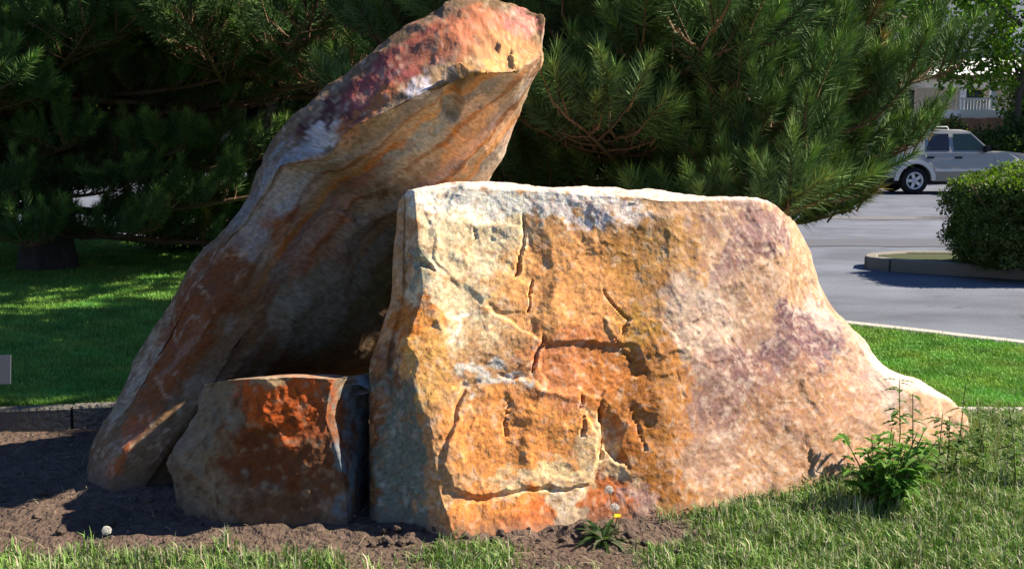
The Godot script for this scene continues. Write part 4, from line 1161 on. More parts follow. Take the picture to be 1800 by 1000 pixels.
func trees() -> void:
	for k in 6:
		sprays.append(spray_mesh(200 + k, [190, 170, 150, 200, 160, 180][k], [0.4, 0.34, 0.28, 0.44, 0.3, 0.36][k]))
	pine("broad sunlit green pine behind the upright boulder, its tips reaching towards the car park", Vector3(1.0, 0, -8.5), 9.5, 2.6, 0.95, 61, 0.16, 290, 0.17)
	pine("shaded pine with a thick grey trunk rising from the left lawn", Vector3(-5.16, 0.08, -12.56), 8.0, 3.5, 0.5, 62, 0.26, 290, 0.22)
	pine("dark pine added behind the leaning slab to shade the left pine and fill the gap between the other two pines", Vector3(-3.0, 0.08, -13.5), 11.0, 3.9, 2.0, 63, 0.17, 60, 0.2)  # extra pine, its tall crown placed to keep sun off the left pine
	pine("dark pine at the far left edge, its trunk out of the frame", Vector3(-8.9, 0.08, -14.4), 8.5, 3.6, 0.9, 64, 0.24, 20, 0.3)
	# a street tree and shrubs beyond the parked car
	var green := [leaf_clump(71, 26, 0.22, 0.13, 0.035, Color(0.17, 0.28, 0.04)), leaf_clump(72, 26, 0.22, 0.15, 0.04, Color(0.14, 0.24, 0.04))]
	broadleaf("leafy_tree", "airy bright green broadleaf tree in front of the white house", "", Vector3(15.6, 0.1, -35.5), Vector3(0.4, 5.0, 0), Vector3(4.4, 2.4, 1.7), 850, 73, 0.1, green, 1.3)
	var dark := [leaf_clump(74, 30, 0.2, 0.1, 0.03, Color(0.06, 0.1, 0.028)), leaf_clump(75, 30, 0.2, 0.1, 0.03, Color(0.085, 0.125, 0.035))]
	broadleaf("tall_shrub", "dark upright shrub at the right edge in front of the white house", "", Vector3(17.4, 0.1, -38.2), Vector3(0, 2.2, 0), Vector3(0.8, 1.9, 0.8), 420, 76, 0.04, dark, 1.2)
	broadleaf("roadside_shrub", "olive shrub beside the bonnet of the silver car", "shrubs along the brown wall", Vector3(15.3, 0.1, -34.6), Vector3(0, 0.9, 0), Vector3(1.5, 0.9, 0.9), 420, 77, 0.03, dark, 1.1)
	broadleaf("roadside_shrub", "reddish olive shrub against the brown wall above the car roof", "shrubs along the brown wall", Vector3(13.2, 0.1, -36.2), Vector3(0, 1.1, 0), Vector3(1.3, 0.8, 0.8), 300, 78, 0.03, [leaf_clump(79, 30, 0.2, 0.1, 0.03, Color(0.1, 0.06, 0.025)), dark[1]], 1.1)
	broadleaf("low_shrub", "low dark shrub at the kerb close behind the leaning slab", "low shrubs along the kerb behind the pines", Vector3(-2.7, 0.05, -13.35), Vector3(0, 0.5, 0), Vector3(1.0, 0.5, 0.4), 420, 88, 0.02, dark, 0.55)
	broadleaf("low_shrub", "low dark shrub at the kerb just right of the shaded pine trunk", "low shrubs along the kerb behind the pines", Vector3(-4.15, 0.05, -14.55), Vector3(0, 0.5, 0), Vector3(0.8, 0.5, 0.4), 380, 89, 0.02, dark, 0.55)
	for a in [[-19.0, -48.0, 4.0, 81], [-11.5, -52.0, 5.0, 82], [-4.5, -50.0, 4.5, 83], [4.0, -49.0, 4.5, 84], [9.5, -54.0, 4.2, 85]]:
		broadleaf("background_tree", ["broad dark tree far across the car park, seen left of the shaded pine trunk", "broad dark tree far across the car park behind the shaded pine trunk", "broad dark tree far across the car park behind the leaning slab", "broad dark tree far across the car park behind the sunlit pine", "broad dark tree far across the car park left of the white house"][a[3] - 81], "trees across the car park", Vector3(a[0], 0, a[1]), Vector3(0, a[2], 0), Vector3(4.2, a[2] * 0.9, 3.0), 700, a[3], 0.2, dark, 3.2)

# ------------------------------------------------------------------ clipped hedge on its island

func hedge_island() -> void:
	var ring := [Vector3(4.56, 0, -14.36), Vector3(4.75, 0, -14.1), Vector3(6.05, 0, -13.3), Vector3(9.2, 0, -11.3), Vector3(10.6, 0, -12.6), Vector3(9.6, 0, -14.9), Vector3(5.2, 0, -15.0), Vector3(4.7, 0, -14.75)]
	var kerb := thing("island_kerb", "low grey concrete kerb round the planted island in the car park", "kerb", Vector3.ZERO)
	var inner := PackedVector2Array()
	for i in ring.size():
		var a: Vector3 = ring[i]
		var b: Vector3 = ring[(i + 1) % ring.size()]
		var d := (b - a).normalized()
		var n := maxi(1, int(a.distance_to(b) / 1.0))
		for k in n:
			var s := obj("kerb_stone", bevel_bar(a.distance_to(b) / n - 0.004, 0.2, 0.15, 0.015), M.kerb_concrete, kerb)
			s.transform = Transform3D(Basis(d, Vector3.UP, d.cross(Vector3.UP)), a.lerp(b, (k + 0.5) / n) + Vector3(0, -0.066, 0))
		inner.append(Vector2(a.x, a.z))
	var st := new_st()
	st.set_smooth_group(-1)
	var idx := Geometry2D.triangulate_polygon(inner)
	for i in range(0, idx.size(), 3):
		var q := [inner[idx[i]], inner[idx[i + 1]], inner[idx[i + 2]]]
		if (q[1] - q[0]).cross(q[2] - q[0]) > 0:
			q.reverse()
		tri(st, Vector3(q[0].x, 0.01, q[0].y), Vector3(q[1].x, 0.01, q[1].y), Vector3(q[2].x, 0.01, q[2].y))
	struct("island_soil", done(st), mat("island_turf", lin(0.05, 0.06, 0.022), 0.95, null))
	# the hedge: small leaves over a twiggy body
	var root := thing("clipped_hedge", "clipped dense green hedge with rounded corner on the kerbed island", "hedge", Vector3(7.52, 0.01, -13.55))
	var r := RandomNumberGenerator.new()
	r.seed = 91
	var half := Vector3(2.1, 0.59, 0.75)
	var n := noise(92, 2.2, 3)
	var bt := new_st()
	for k in 46:
		var p := Vector3(lerpf(-2.0, 2.0, r.randf()), 0, lerpf(-0.5, 0.5, r.randf()))
		tube(bt, [p, p + Vector3(r.randf_range(-0.15, 0.15), 0.5, r.randf_range(-0.15, 0.15)), p + Vector3(r.randf_range(-0.4, 0.4), 1.0, r.randf_range(-0.3, 0.3))], [0.016, 0.012, 0.006], 4)
	obj("stems", done(bt), M.twig, root).set_meta("kind", "stuff")
	var clumps := [leaf_clump(93, 34, 0.085, 0.036, 0.011, Color(0.125, 0.18, 0.06)), leaf_clump(94, 34, 0.085, 0.04, 0.012, Color(0.17, 0.225, 0.085)), leaf_clump(95, 30, 0.08, 0.036, 0.011, Color(0.06, 0.1, 0.028))]
	for c in 3:
		var where := []
		var tints := []
		for i in 2600:
			var d := Vector3(r.randf_range(-1, 1), r.randf_range(-1, 1), r.randf_range(-1, 1))
			# push to the faces of a rounded box
			var m := maxf(absf(d.x), maxf(absf(d.y), absf(d.z)))
			var depth := 1.0 - 0.28 * pow(r.randf(), 2.0)
			var q := d / m
			var round := pow(pow(absf(q.x), 7.0) + pow(absf(q.y), 7.0) + pow(absf(q.z), 7.0), 1.0 / 7.0)
			q = q / round * depth * (1.0 + 0.10 * n.get_noise_3dv(q * half * 1.6))
			var p := q * half + Vector3(0, half.y, 0)
			p.y -= 0.14 * smoothstep(-1.2, -2.15, p.x) * (p.y / 1.24)
			if p.y < 0.02:
				continue
			if p.y < 0.3 and r.randf() < 0.35:
				continue
			var k := r.randf_range(0.7, 1.3)
			where.append(Transform3D(Basis.from_euler(Vector3(r.randf() * TAU, r.randf() * TAU, 0)).scaled(Vector3.ONE * r.randf_range(0.8, 1.25)), p))
			tints.append(Color(k, k, k))
		stuff("foliage", clumps[c], M.leaf, where, tints, root)

# ------------------------------------------------------------------ house with its raised deck

func house() -> void:
	# a raised terrace held by a brown wall, the deck and house on it
	var wall := thing("garden_wall", "long reddish brown wall behind the silver car", "wall", Vector3(18.5, 0.0, -40.0))
	for k in 40:
		var b := obj("board", box_mesh(Vector3(-0.118, 0, -0.06), Vector3(0.118, 2.08 + rng.randf_range(-0.015, 0.015), 0.06)), [M.fence_a, M.fence_b, M.fence_c][k % 3], wall)
		b.position = Vector3(-4.7 + k * 0.24, 0, 0)
	var deck := thing("deck", "white raised deck on the brown wall in front of the white house", "deck", Vector3(19.5, 2.1, -41.5))
	obj("platform", box_mesh(Vector3(-3.9, 0.0, -1.4), Vector3(4.0, 0.26, 1.5)), M.white_paint, deck)
	for k in 9:
		var p := obj("picket", box_mesh(Vector3(-0.03, 0.26, 1.36), Vector3(0.03, 0.62, 1.42)), M.white_paint, deck)
		p.position.x = -3.8 + k * 0.11
	obj("rail", box_mesh(Vector3(-3.9, 0.62, 1.34), Vector3(-2.85, 0.68, 1.44)), M.white_paint, deck)
	for x in [-2.75, -0.1, 2.4]:
		var p := obj("post", box_mesh(Vector3(-0.08, 0.26, 1.3), Vector3(0.08, 0.95, 1.46)), M.white_paint, deck)
		p.position.x = x
	var h := thing("white_house", "white house with tan roof edges and dark windows behind the leafy tree", "house", Vector3(20.5, 0.0, -50.0))
	obj("wall", box_mesh(Vector3(-5.0, 0, -3), Vector3(6.0, 4.7, 0)), M.siding, h)
	obj("porch_beam", box_mesh(Vector3(-5.3, 3.4, 2.6), Vector3(6.3, 3.7, 2.8)), M.white_paint, h)
	for x in [-5.1, -2.0, 1.0, 4.0]:
		var p := obj("porch_post", box_mesh(Vector3(-0.12, 1.5, 2.58), Vector3(0.12, 3.4, 2.82)), M.white_paint, h)
		p.position.x = x
	for x in [-3.6, -0.6, 2.6]:
		var w := obj("window", box_mesh(Vector3(-0.65, 2.2, 0.0), Vector3(0.65, 3.5, 0.06)), M.white_paint, h)
		w.position.x = x
		obj("pane", box_mesh(Vector3(-0.55, 2.3, 0.06), Vector3(0.55, 3.4, 0.075)), M.dark_glass, w)
	var pr := new_st()
	pr.set_smooth_group(-1)
	for k in 24:   # standing-seam metal sheets
		var x0 := -5.6 + k * 0.51
		quad(pr, Vector3(x0, 3.9, 3.2), Vector3(x0 + 0.48, 3.9, 3.2), Vector3(x0 + 0.48, 4.95, -0.1), Vector3(x0, 4.95, -0.1))
		quad(pr, Vector3(x0 + 0.48, 3.94, 3.2), Vector3(x0 + 0.51, 3.94, 3.2), Vector3(x0 + 0.51, 4.99, -0.1), Vector3(x0 + 0.48, 4.99, -0.1))
	obj("porch_roof", done(pr), M.white_paint, h)
	obj("fascia", box_mesh(Vector3(-5.6, 3.72, 3.12), Vector3(6.64, 3.89, 3.2)), M.tan_roof, h)
	var st := new_st()
	slab_of(st, PackedVector2Array([Vector2(-5.4, 5.0), Vector2(6.4, 5.0), Vector2(6.4, 5.2), Vector2(0.5, 8.4), Vector2(-5.4, 5.2)]), func(_v): return 2.0)
	var g := obj("gable", done(st), M.siding, h)
	g.position.z = -2.2
	var st2 := new_st()
	slab_of(st2, PackedVector2Array([Vector2(-5.9, 4.95), Vector2(-5.4, 5.2), Vector2(0.5, 8.42), Vector2(6.4, 5.2), Vector2(6.9, 4.95), Vector2(0.5, 8.7)]), func(_v): return 2.3)
	obj("roof", done(st2), M.tan_roof, h).position.z = -2.2
	# things glimpsed under the left pine
	var s := thing("low_shop", "low tan and red building far beyond the pines at the left edge", "building", Vector3(-17.0, 0.1, -46.0))
	obj("wall", box_mesh(Vector3(-9, 0, -3), Vector3(5, 2.9, 0)), mat("tan_wall", lin(0.4, 0.3, 0.22), 0.9), s)
	obj("fascia", box_mesh(Vector3(-9.3, 2.6, 0), Vector3(5.3, 3.3, 0.5)), M.brick_red, s)
	for x in [-6.5, -3.5, -0.5, 2.5]:
		var w := obj("window", box_mesh(Vector3(-0.9, 0.9, 0.0), Vector3(0.9, 2.2, 0.05)), M.white_paint, s)
		w.position.x = x
		obj("pane", box_mesh(Vector3(-0.82, 0.98, 0.05), Vector3(0.82, 2.12, 0.065)), M.dark_glass, w)

# ------------------------------------------------------------------ vehicles

func arc(cx: float, cy: float, r: float, a0: float, a1: float, n: int) -> Array:
	var out := []
	for i in n + 1:
		var a := deg_to_rad(lerpf(a0, a1, float(i) / n))
		out.append(Vector2(cx + cos(a) * r, cy + sin(a) * r))
	return out

func lathe(st: SurfaceTool, prof: Array, sides: int, smooth := true) -> void:
	st.set_smooth_group(2 if smooth else -1)
	for i in prof.size() - 1:
		for k in sides:
			var a := TAU * k / sides
			var b := TAU * (k + 1) / sides
			var p: Vector2 = prof[i]
			var q: Vector2 = prof[i + 1]
			quad(st, Vector3(cos(a) * p.x, sin(a) * p.x, p.y), Vector3(cos(b) * p.x, sin(b) * p.x, p.y), Vector3(cos(b) * q.x, sin(b) * q.x, q.y), Vector3(cos(a) * q.x, sin(a) * q.x, q.y))

func pane_mesh(poly: Array, half: Callable, out: float, s: float, thick := 0.012) -> ArrayMesh:
	var st := new_st()
	st.set_smooth_group(-1)
	var p := PackedVector2Array(poly)
	if Geometry2D.is_polygon_clockwise(p):
		p.reverse()
	var f := []
	var g := []
	for v in p:
		f.append(Vector3(v.x, v.y, s * (float(half.call(v)) + out)))
		g.append(Vector3(v.x, v.y, s * (float(half.call(v)) + out - thick)))
	var idx := Geometry2D.triangulate_polygon(p)
	for i in range(0, idx.size(), 3):
		var q := [idx[i], idx[i + 1], idx[i + 2]]
		if (p[q[1]] - p[q[0]]).cross(p[q[2]] - p[q[0]]) < 0:
			q.reverse()
		if s < 0:
			q.reverse()
		tri(st, f[q[0]], f[q[1]], f[q[2]])
		tri(st, g[q[0]], g[q[2]], g[q[1]])
	for i in p.size():
		var j := (i + 1) % p.size()
		if s > 0:
			quad(st, f[j], f[i], g[i], g[j])
		else:
			quad(st, f[i], f[j], g[j], g[i])
	return done(st)

func parked_suv() -> void:
	var paint := mat("silver_paint", lin(0.27, 0.27, 0.255), 0.28)
	paint.metallic = 0.35
	paint.clearcoat_enabled = true
	paint.clearcoat = 0.8
	var clad := mat("tan_cladding", lin(0.28, 0.26, 0.21), 0.5)
	var trim := mat("bright_trim", lin(0.6, 0.59, 0.55), 0.4)
	var black := mat("black_plastic", lin(0.015, 0.015, 0.017), 0.6)
	var rubber := mat("rubber", lin(0.012, 0.012, 0.013), 0.85)
	var alloy := mat("alloy", lin(0.5, 0.51, 0.53), 0.3)
	alloy.metallic = 0.6
	var red := mat("red_lens", lin(0.25, 0.01, 0.01), 0.15)
	var clear := mat("clear_lens", lin(0.5, 0.5, 0.5), 0.1)
	var root := thing("parked_car", "silver four-door off-roader with tan lower cladding parked across the car park", "car", Vector3(9.72, 0.1, -28.4), deg_to_rad(3.0))
	root.scale = Vector3.ONE * 0.96
	var lower := [Vector2(-0.93, 0.46), Vector2(-0.97, 0.75), Vector2(-0.955, 1.04), Vector2(2.1, 1.05), Vector2(2.4, 1.04), Vector2(3.05, 0.98), Vector2(3.4, 0.9), Vector2(3.47, 0.8), Vector2(3.49, 0.6), Vector2(3.45, 0.42), Vector2(3.15, 0.4)]
	lower.append_array(arc(2.72, 0.35, 0.43, 7, 173, 12))
	lower.append_array([Vector2(2.28, 0.34), Vector2(0.44, 0.34)])
	lower.append_array(arc(0, 0.35, 0.43, 0, 180, 12))
	lower.append_array([Vector2(-0.45, 0.4)])
	var half_low := func(v: Vector2) -> float: return 0.83 - 0.05 * smoothstep(0.8, 1.06, v.y) - 0.04 * smoothstep(0.55, 0.3, v.y) - 0.06 * smoothstep(3.0, 3.5, v.x)
	var st := new_st()
	slab_of(st, PackedVector2Array(lower), half_low)
	obj("body", done(st), paint, root)
	var half_top := func(v: Vector2) -> float: return 0.782 - 0.30 * (v.y - 1.04) - 0.06 * smoothstep(1.5, 1.64, v.y)
	st = new_st()
	slab_of(st, PackedVector2Array([Vector2(-0.945, 1.035), Vector2(-0.68, 1.5), Vector2(-0.58, 1.585), Vector2(-0.3, 1.62), Vector2(0.5, 1.635), Vector2(1.22, 1.625), Vector2(1.46, 1.575), Vector2(2.02, 1.035)]), half_top)
	obj("cabin", done(st), paint, root)
	st = new_st()   # bonnet bulge
	slab_of(st, PackedVector2Array([Vector2(2.14, 1.04), Vector2(2.4, 1.075), Vector2(3.05, 1.01), Vector2(3.38, 0.93), Vector2(3.05, 0.96)]), func(_v): return 0.6)
	obj("bonnet", done(st), paint, root)
	var glass := mat("tinted_glass", lin(0.016, 0.022, 0.04), 0.05)
	for s in [1.0, -1.0]:
		obj("cargo_window", pane_mesh([Vector2(-0.86, 1.1), Vector2(-0.28, 1.1), Vector2(0.0, 1.5), Vector2(-0.62, 1.5)], half_top, 0.006, s), glass, root)
		var rear := obj("door", pane_mesh([Vector2(0.5, 0.6), Vector2(0.93, 0.6), Vector2(0.93, 1.02), Vector2(0.24, 1.02), Vector2(0.28, 0.86), Vector2(0.44, 0.72)], half_low, 0.006, s), paint, root)
		var fore := obj("door", pane_mesh([Vector2(0.95, 0.6), Vector2(2.0, 0.6), Vector2(2.06, 0.8), Vector2(2.04, 1.02), Vector2(0.95, 1.02)], half_low, 0.006, s), paint, root)
		obj("window", pane_mesh([Vector2(0.28, 1.1), Vector2(0.88, 1.1), Vector2(0.88, 1.52), Vector2(0.44, 1.52)], half_top, 0.006, s), glass, rear)
		obj("window", pane_mesh([Vector2(1.0, 1.1), Vector2(1.86, 1.1), Vector2(1.74, 1.25), Vector2(1.46, 1.52), Vector2(1.0, 1.52)], half_top, 0.006, s), mat("window_glass", lin(0.02, 0.04, 0.045), 0.05), fore)
		obj("handle", box_mesh(Vector3(0.3, 0.905, s * 0.8 - 0.035), Vector3(0.47, 0.955, s * 0.8 + 0.035)), black, rear)
		obj("handle", box_mesh(Vector3(1.02, 0.9, s * 0.8 - 0.035), Vector3(1.19, 0.95, s * 0.8 + 0.035)), black, fore)
		obj("cladding", pane_mesh([Vector2(0.47, 0.33), Vector2(2.26, 0.33), Vector2(2.2, 0.57), Vector2(0.5, 0.57)], half_low, 0.012, s, 0.02), clad, root)
		obj("trim_strip", pane_mesh([Vector2(0.5, 0.575), Vector2(2.2, 0.575), Vector2(2.2, 0.64), Vector2(0.5, 0.64)], half_low, 0.028, s, 0.035), trim, root)
		for cx in [0.0, 2.72]:
			var flare := arc(cx, 0.35, 0.425, 0, 180, 14)
			var over := arc(cx, 0.35, 0.53, 180, 0, 14)
			flare.append_array(over)
			obj("wheel_arch", pane_mesh(flare, half_low, 0.035, s, 0.05), trim, root)
			var w := Node3D.new()
			w.name = part_name("wheel", root)
			w.position = Vector3(cx, 0.345, s * 0.72)
			root.add_child(w)
			st = new_st()
			lathe(st, [Vector2(0.21, 0.09 * s), Vector2(0.25, 0.105 * s), Vector2(0.32, 0.105 * s), Vector2(0.343, 0.08 * s), Vector2(0.345, 0.0), Vector2(0.343, -0.08 * s), Vector2(0.32, -0.1 * s), Vector2(0.2, -0.1 * s)], 28)
			obj("tyre", done(st), rubber, w)
			st = new_st()
			lathe(st, [Vector2(0.225, 0.09 * s), Vector2(0.21, 0.1 * s), Vector2(0.185, 0.095 * s), Vector2(0.18, 0.03 * s), Vector2(0.001, 0.03 * s)], 28)
			obj("rim", done(st), alloy, w)
			st = new_st()
			lathe(st, [Vector2(0.182, 0.035 * s), Vector2(0.001, 0.035 * s)], 20)
			obj("rim_well", done(st), black, w)
			st = new_st()
			for k in 5:
				var x := Transform3D(Basis(Vector3.BACK, TAU * k / 5.0 + 0.3), Vector3.ZERO)
				box(st, Vector3(-0.038, 0.03, 0.06 * s - 0.02), Vector3(0.038, 0.195, 0.06 * s + 0.02), x)
			lathe(st, [Vector2(0.06, 0.05 * s), Vector2(0.055, 0.095 * s), Vector2(0.001, 0.1 * s)], 12)
			obj("spokes", done(st), alloy, w)
		obj("headlight", box_mesh(Vector3(3.38, 0.68, s * 0.6 - 0.13), Vector3(3.5, 0.83, s * 0.6 + 0.13)), clear, root)
		obj("tail_light", box_mesh(Vector3(-1.0, 0.72, s * 0.7 - 0.06), Vector3(-0.92, 1.0, s * 0.7 + 0.06)), red, root)
		st = new_st()
		box(st, Vector3(1.72, 1.08, s * 0.9 - 0.1), Vector3(1.84, 1.22, s * 0.9 + 0.1))
		box(st, Vector3(1.76, 1.06, s * 0.82 - 0.08), Vector3(1.82, 1.12, s * 0.82 + 0.06))
		obj("side_mirror", done(st), black, root)
		st = new_st()
		tube(st, [Vector3(-0.4, 1.6, s * 0.5), Vector3(-0.35, 1.685, s * 0.5), Vector3(0.9, 1.69, s * 0.5), Vector3(0.95, 1.6, s * 0.5)], [0.018, 0.018, 0.018, 0.018], 5)
		obj("roof_rail", done(st), trim, root)
	st = new_st()
	quad(st, Vector3(1.5, 1.54, 0.56), Vector3(2.0, 1.055, 0.7), Vector3(2.0, 1.055, -0.7), Vector3(1.5, 1.54, -0.56))
	var ws := obj("windscreen", done(st), glass, root)
	ws.position = Vector3(0.012, 0.012, 0)
	st = new_st()
	quad(st, Vector3(-0.92, 1.09, 0.68), Vector3(-0.7, 1.48, 0.58), Vector3(-0.7, 1.48, -0.58), Vector3(-0.92, 1.09, -0.68))
	obj("rear_window", done(st), glass, root).position = Vector3(-0.012, 0.006, 0)
	obj("bumper", box_mesh(Vector3(3.36, 0.4, -0.8), Vector3(3.56, 0.6, 0.8)), clad, root)
	obj("bumper", box_mesh(Vector3(-1.05, 0.42, -0.8), Vector3(-0.9, 0.62, 0.8)), clad, root)
	obj("underbody", box_mesh(Vector3(-0.85, 0.24, -0.6), Vector3(3.3, 0.6, 0.6)), black, root)

# ------------------------------------------------------------------ plaque

func plaque() -> void:
	var root := thing("sign_post", "small grey plaque on a slim post at the left edge of the bed", "sign", Vector3(-2.68, 0, -5.66), deg_to_rad(12))
	obj("post", box_mesh(Vector3(-0.03, -0.1, -0.02), Vector3(0.03, 0.34, 0.02)), M.grey_metal, root)
	var st := new_st()
	box(st, Vector3(-0.2, 0, -0.012), Vector3(0.125, 0.15, 0.012), Transform3D(Basis(Vector3.RIGHT, deg_to_rad(-18)), Vector3(0, 0.33, 0.02)))
	obj("panel", done(st), mat("plaque_face", lin(0.05, 0.058, 0.072), 0.6), root)

# ------------------------------------------------------------------ grass and weeds

func tuft_mesh(s: int, blades: int, spread: float, high: float, wide: float, dry: float) -> ArrayMesh:
	var r := RandomNumberGenerator.new()
	r.seed = s
	var st := new_st()
	st.set_smooth_group(-1)
	for i in blades:
		var a := r.randf() * TAU
		var root := Vector3(cos(a), 0, sin(a)) * spread * sqrt(r.randf())
		var b := r.randf() * TAU
		var lean := Vector3(cos(b), 0, sin(b))
		var h := high * r.randf_range(0.45, 1.15)
		var arch := r.randf_range(0.15, 0.9)
		var w := lean.cross(Vector3.UP).rotated(Vector3.UP, r.randf_range(-0.8, 0.8)) * wide * r.randf_range(0.7, 1.3)
		var p1 := root + Vector3(0, h * 0.55, 0) + lean * h * 0.2 * arch
		var p2 := root + Vector3(0, h * (1.0 - 0.35 * arch), 0) + lean * h * 0.75 * arch
		var k := r.randf_range(0.7, 1.35)
		var c := Color(0.078 * k, 0.15 * k, 0.03 * k)
		if r.randf() < dry:
			c = Color(0.3 * k, 0.28 * k, 0.17 * k)
		elif r.randf() < dry * 1.6:
			c = Color(0.17 * k, 0.23 * k, 0.11 * k)
		st.set_color(c)
		root.y = -0.01
		quad(st, root - w, root + w, p1 + w * 0.8, p1 - w * 0.8)
		tri(st, p1 - w * 0.8, p1 + w * 0.8, p2)
	return done(st)

func grass() -> void:
	var r := RandomNumberGenerator.new()
	r.seed = 301
	# mown lawn
	var meshes := []
	for k in 3:
		meshes.append(tuft_mesh(310 + k, 12, 0.035, 0.055, 0.0022, 0.03))
	var where := [[], [], []]
	var tints := [[], [], []]
	for i in 172000:
		# dense in front, sparser with distance
		var z := -6.2 - 10.0 * pow(r.randf(), 1.7)
		var x := r.randf_range(-0.74, 0.74) * -z
		if z > edging_z(x) - 0.03 or z < kerb_z(x) + 0.1:
			continue
		if x > -0.22 * -z + 0.3 and x < 0.26 * -z and r.randf() < 0.85:
			continue   # behind the boulders
		var s := clampf(-z / 8.0, 0.9, 1.7)
		var k := 2.4 + 1.0 * n_patch.get_noise_2d(x * 2.0, z * 2.0) + r.randf_range(-0.3, 0.3)
		where[i % 3].append(Transform3D(Basis(Vector3.UP, r.randf() * TAU).scaled(Vector3(s, r.randf_range(0.75, 1.15), s)), Vector3(x, lawn_y(x, z), z)))
		var y := 1.0 + 0.5 * n_ground.get_noise_2d(x * 1.3 + 20.0, z * 1.3)
		tints[i % 3].append(Color(k * y, k, k))
	var mown := thing("lawn_grass", "short mown green grass covering the lawn behind the boulders", "grass")
	mown.set_meta("kind", "stuff")
	for k in 3:
		stuff("blades", meshes[k], M.blade, where[k], tints[k], mown)
	# rough grass in front
	meshes = []
	for k in 3:
		meshes.append(tuft_mesh(320 + k, 9, 0.05, [0.045, 0.06, 0.085][k], 0.0024, 0.13))
	where = [[], [], []]
	tints = [[], [], []]
	for i in 84000:
		var z := r.randf_range(-6.6, -3.75)
		var x := r.randf_range(-4.4, 5.2)
		if absf(x) > -z * 0.85 or z < edging_z(x) + 0.02:
			continue
		var t := turf_at(x, z)
		if r.randf() > t * (0.6 if x > 0.4 else 0.45) * (0.55 + 1.3 * absf(n_clod.get_noise_2d(x * 0.7, z * 0.7))):
			continue
		var s := r.randf_range(0.7, 1.25)
		var k := 1.0 + 0.5 * n_ground.get_noise_2d(x * 2.5, z * 2.5) + r.randf_range(-0.15, 0.15)
		where[i % 3].append(Transform3D(Basis(Vector3.UP, r.randf() * TAU).scaled(Vector3(s, s * r.randf_range(0.6, 1.2), s)), Vector3(x, soil_y(x, z), z)))
		tints[i % 3].append(Color(k * 1.85, k * 1.6, k * 1.85))
	var rough := thing("rough_grass", "rough dry-flecked grass growing on the soil in front of the boulders", "grass")
	rough.set_meta("kind", "stuff")
	for k in 3:
		stuff("blades", meshes[k], M.blade, where[k], tints[k], rough)

func leaf_blade(st: SurfaceTool, root: Vector3, dir: Vector3, long: float, wide: float, droop: float, teeth: int, c: Color, r: RandomNumberGenerator) -> void:
	st.set_smooth_group(-1)
	var side := dir.cross(Vector3.UP).normalized()
	var k := r.randf_range(0.75, 1.3)
	st.set_color(Color(c.r * k, c.g * k, c.b * k))
	var n := 8
	var last := []
	for i in n + 1:
		var t := float(i) / n
		var w := wide * sin(PI * pow(t, 0.75)) * (1.0 if teeth == 0 or i % 2 == 0 else 0.55) + 0.001
		var p := root + dir * long * t + Vector3(0, -droop * long * t * t, 0)
		var row := [p - side * w + Vector3(0, w * 0.35, 0), p, p + side * w + Vector3(0, w * 0.35, 0)]
		if i:
			quad(st, last[0], last[1], row[1], row[0])
			quad(st, last[1], last[2], row[2], row[1])
		last = row

func seed_head(at: Vector3, stem: Vector3, label: String) -> void:
	var root := thing("dandelion_clock", label, "flower", at, 0.0, "dandelion seed heads")
	var st := new_st()
	tube(st, [Vector3(0, -0.02, 0), stem * 0.5 + Vector3(0.008, 0, 0), stem], [0.0022, 0.002, 0.0018], 5)
	obj("stem", done(st), mat("weed_stem", lin(0.12, 0.13, 0.05), 0.7), root)
	st = new_st()
	st.set_smooth_group(-1)
	var r := RandomNumberGenerator.new()
	r.seed = hash(label)
	for i in 130:
		var y := 1.0 - 2.0 * (i + 0.5) / 130.0
		var a := i * 2.39996
		var d := Vector3(cos(a) * sqrt(1 - y * y), y, sin(a) * sqrt(1 - y * y))
		if d.y < -0.8:
			continue
		var u := d.cross(Vector3(0.2, 0.9, 0.3)).normalized()
		var v := d.cross(u)
		var tip := stem + d * 0.017 * r.randf_range(0.9, 1.08)
		for k in 3:
			var b := TAU * k / 3.0
			var e := (u * cos(b) + v * sin(b)) * 0.004
			var e2 := (u * cos(b + 0.7) + v * sin(b + 0.7)) * 0.004
			tri(st, tip - d * 0.003, tip + e, tip + e2)
	obj("seed_ball", done(st), mat("seed_down", lin(0.7, 0.68, 0.6), 0.9), root)

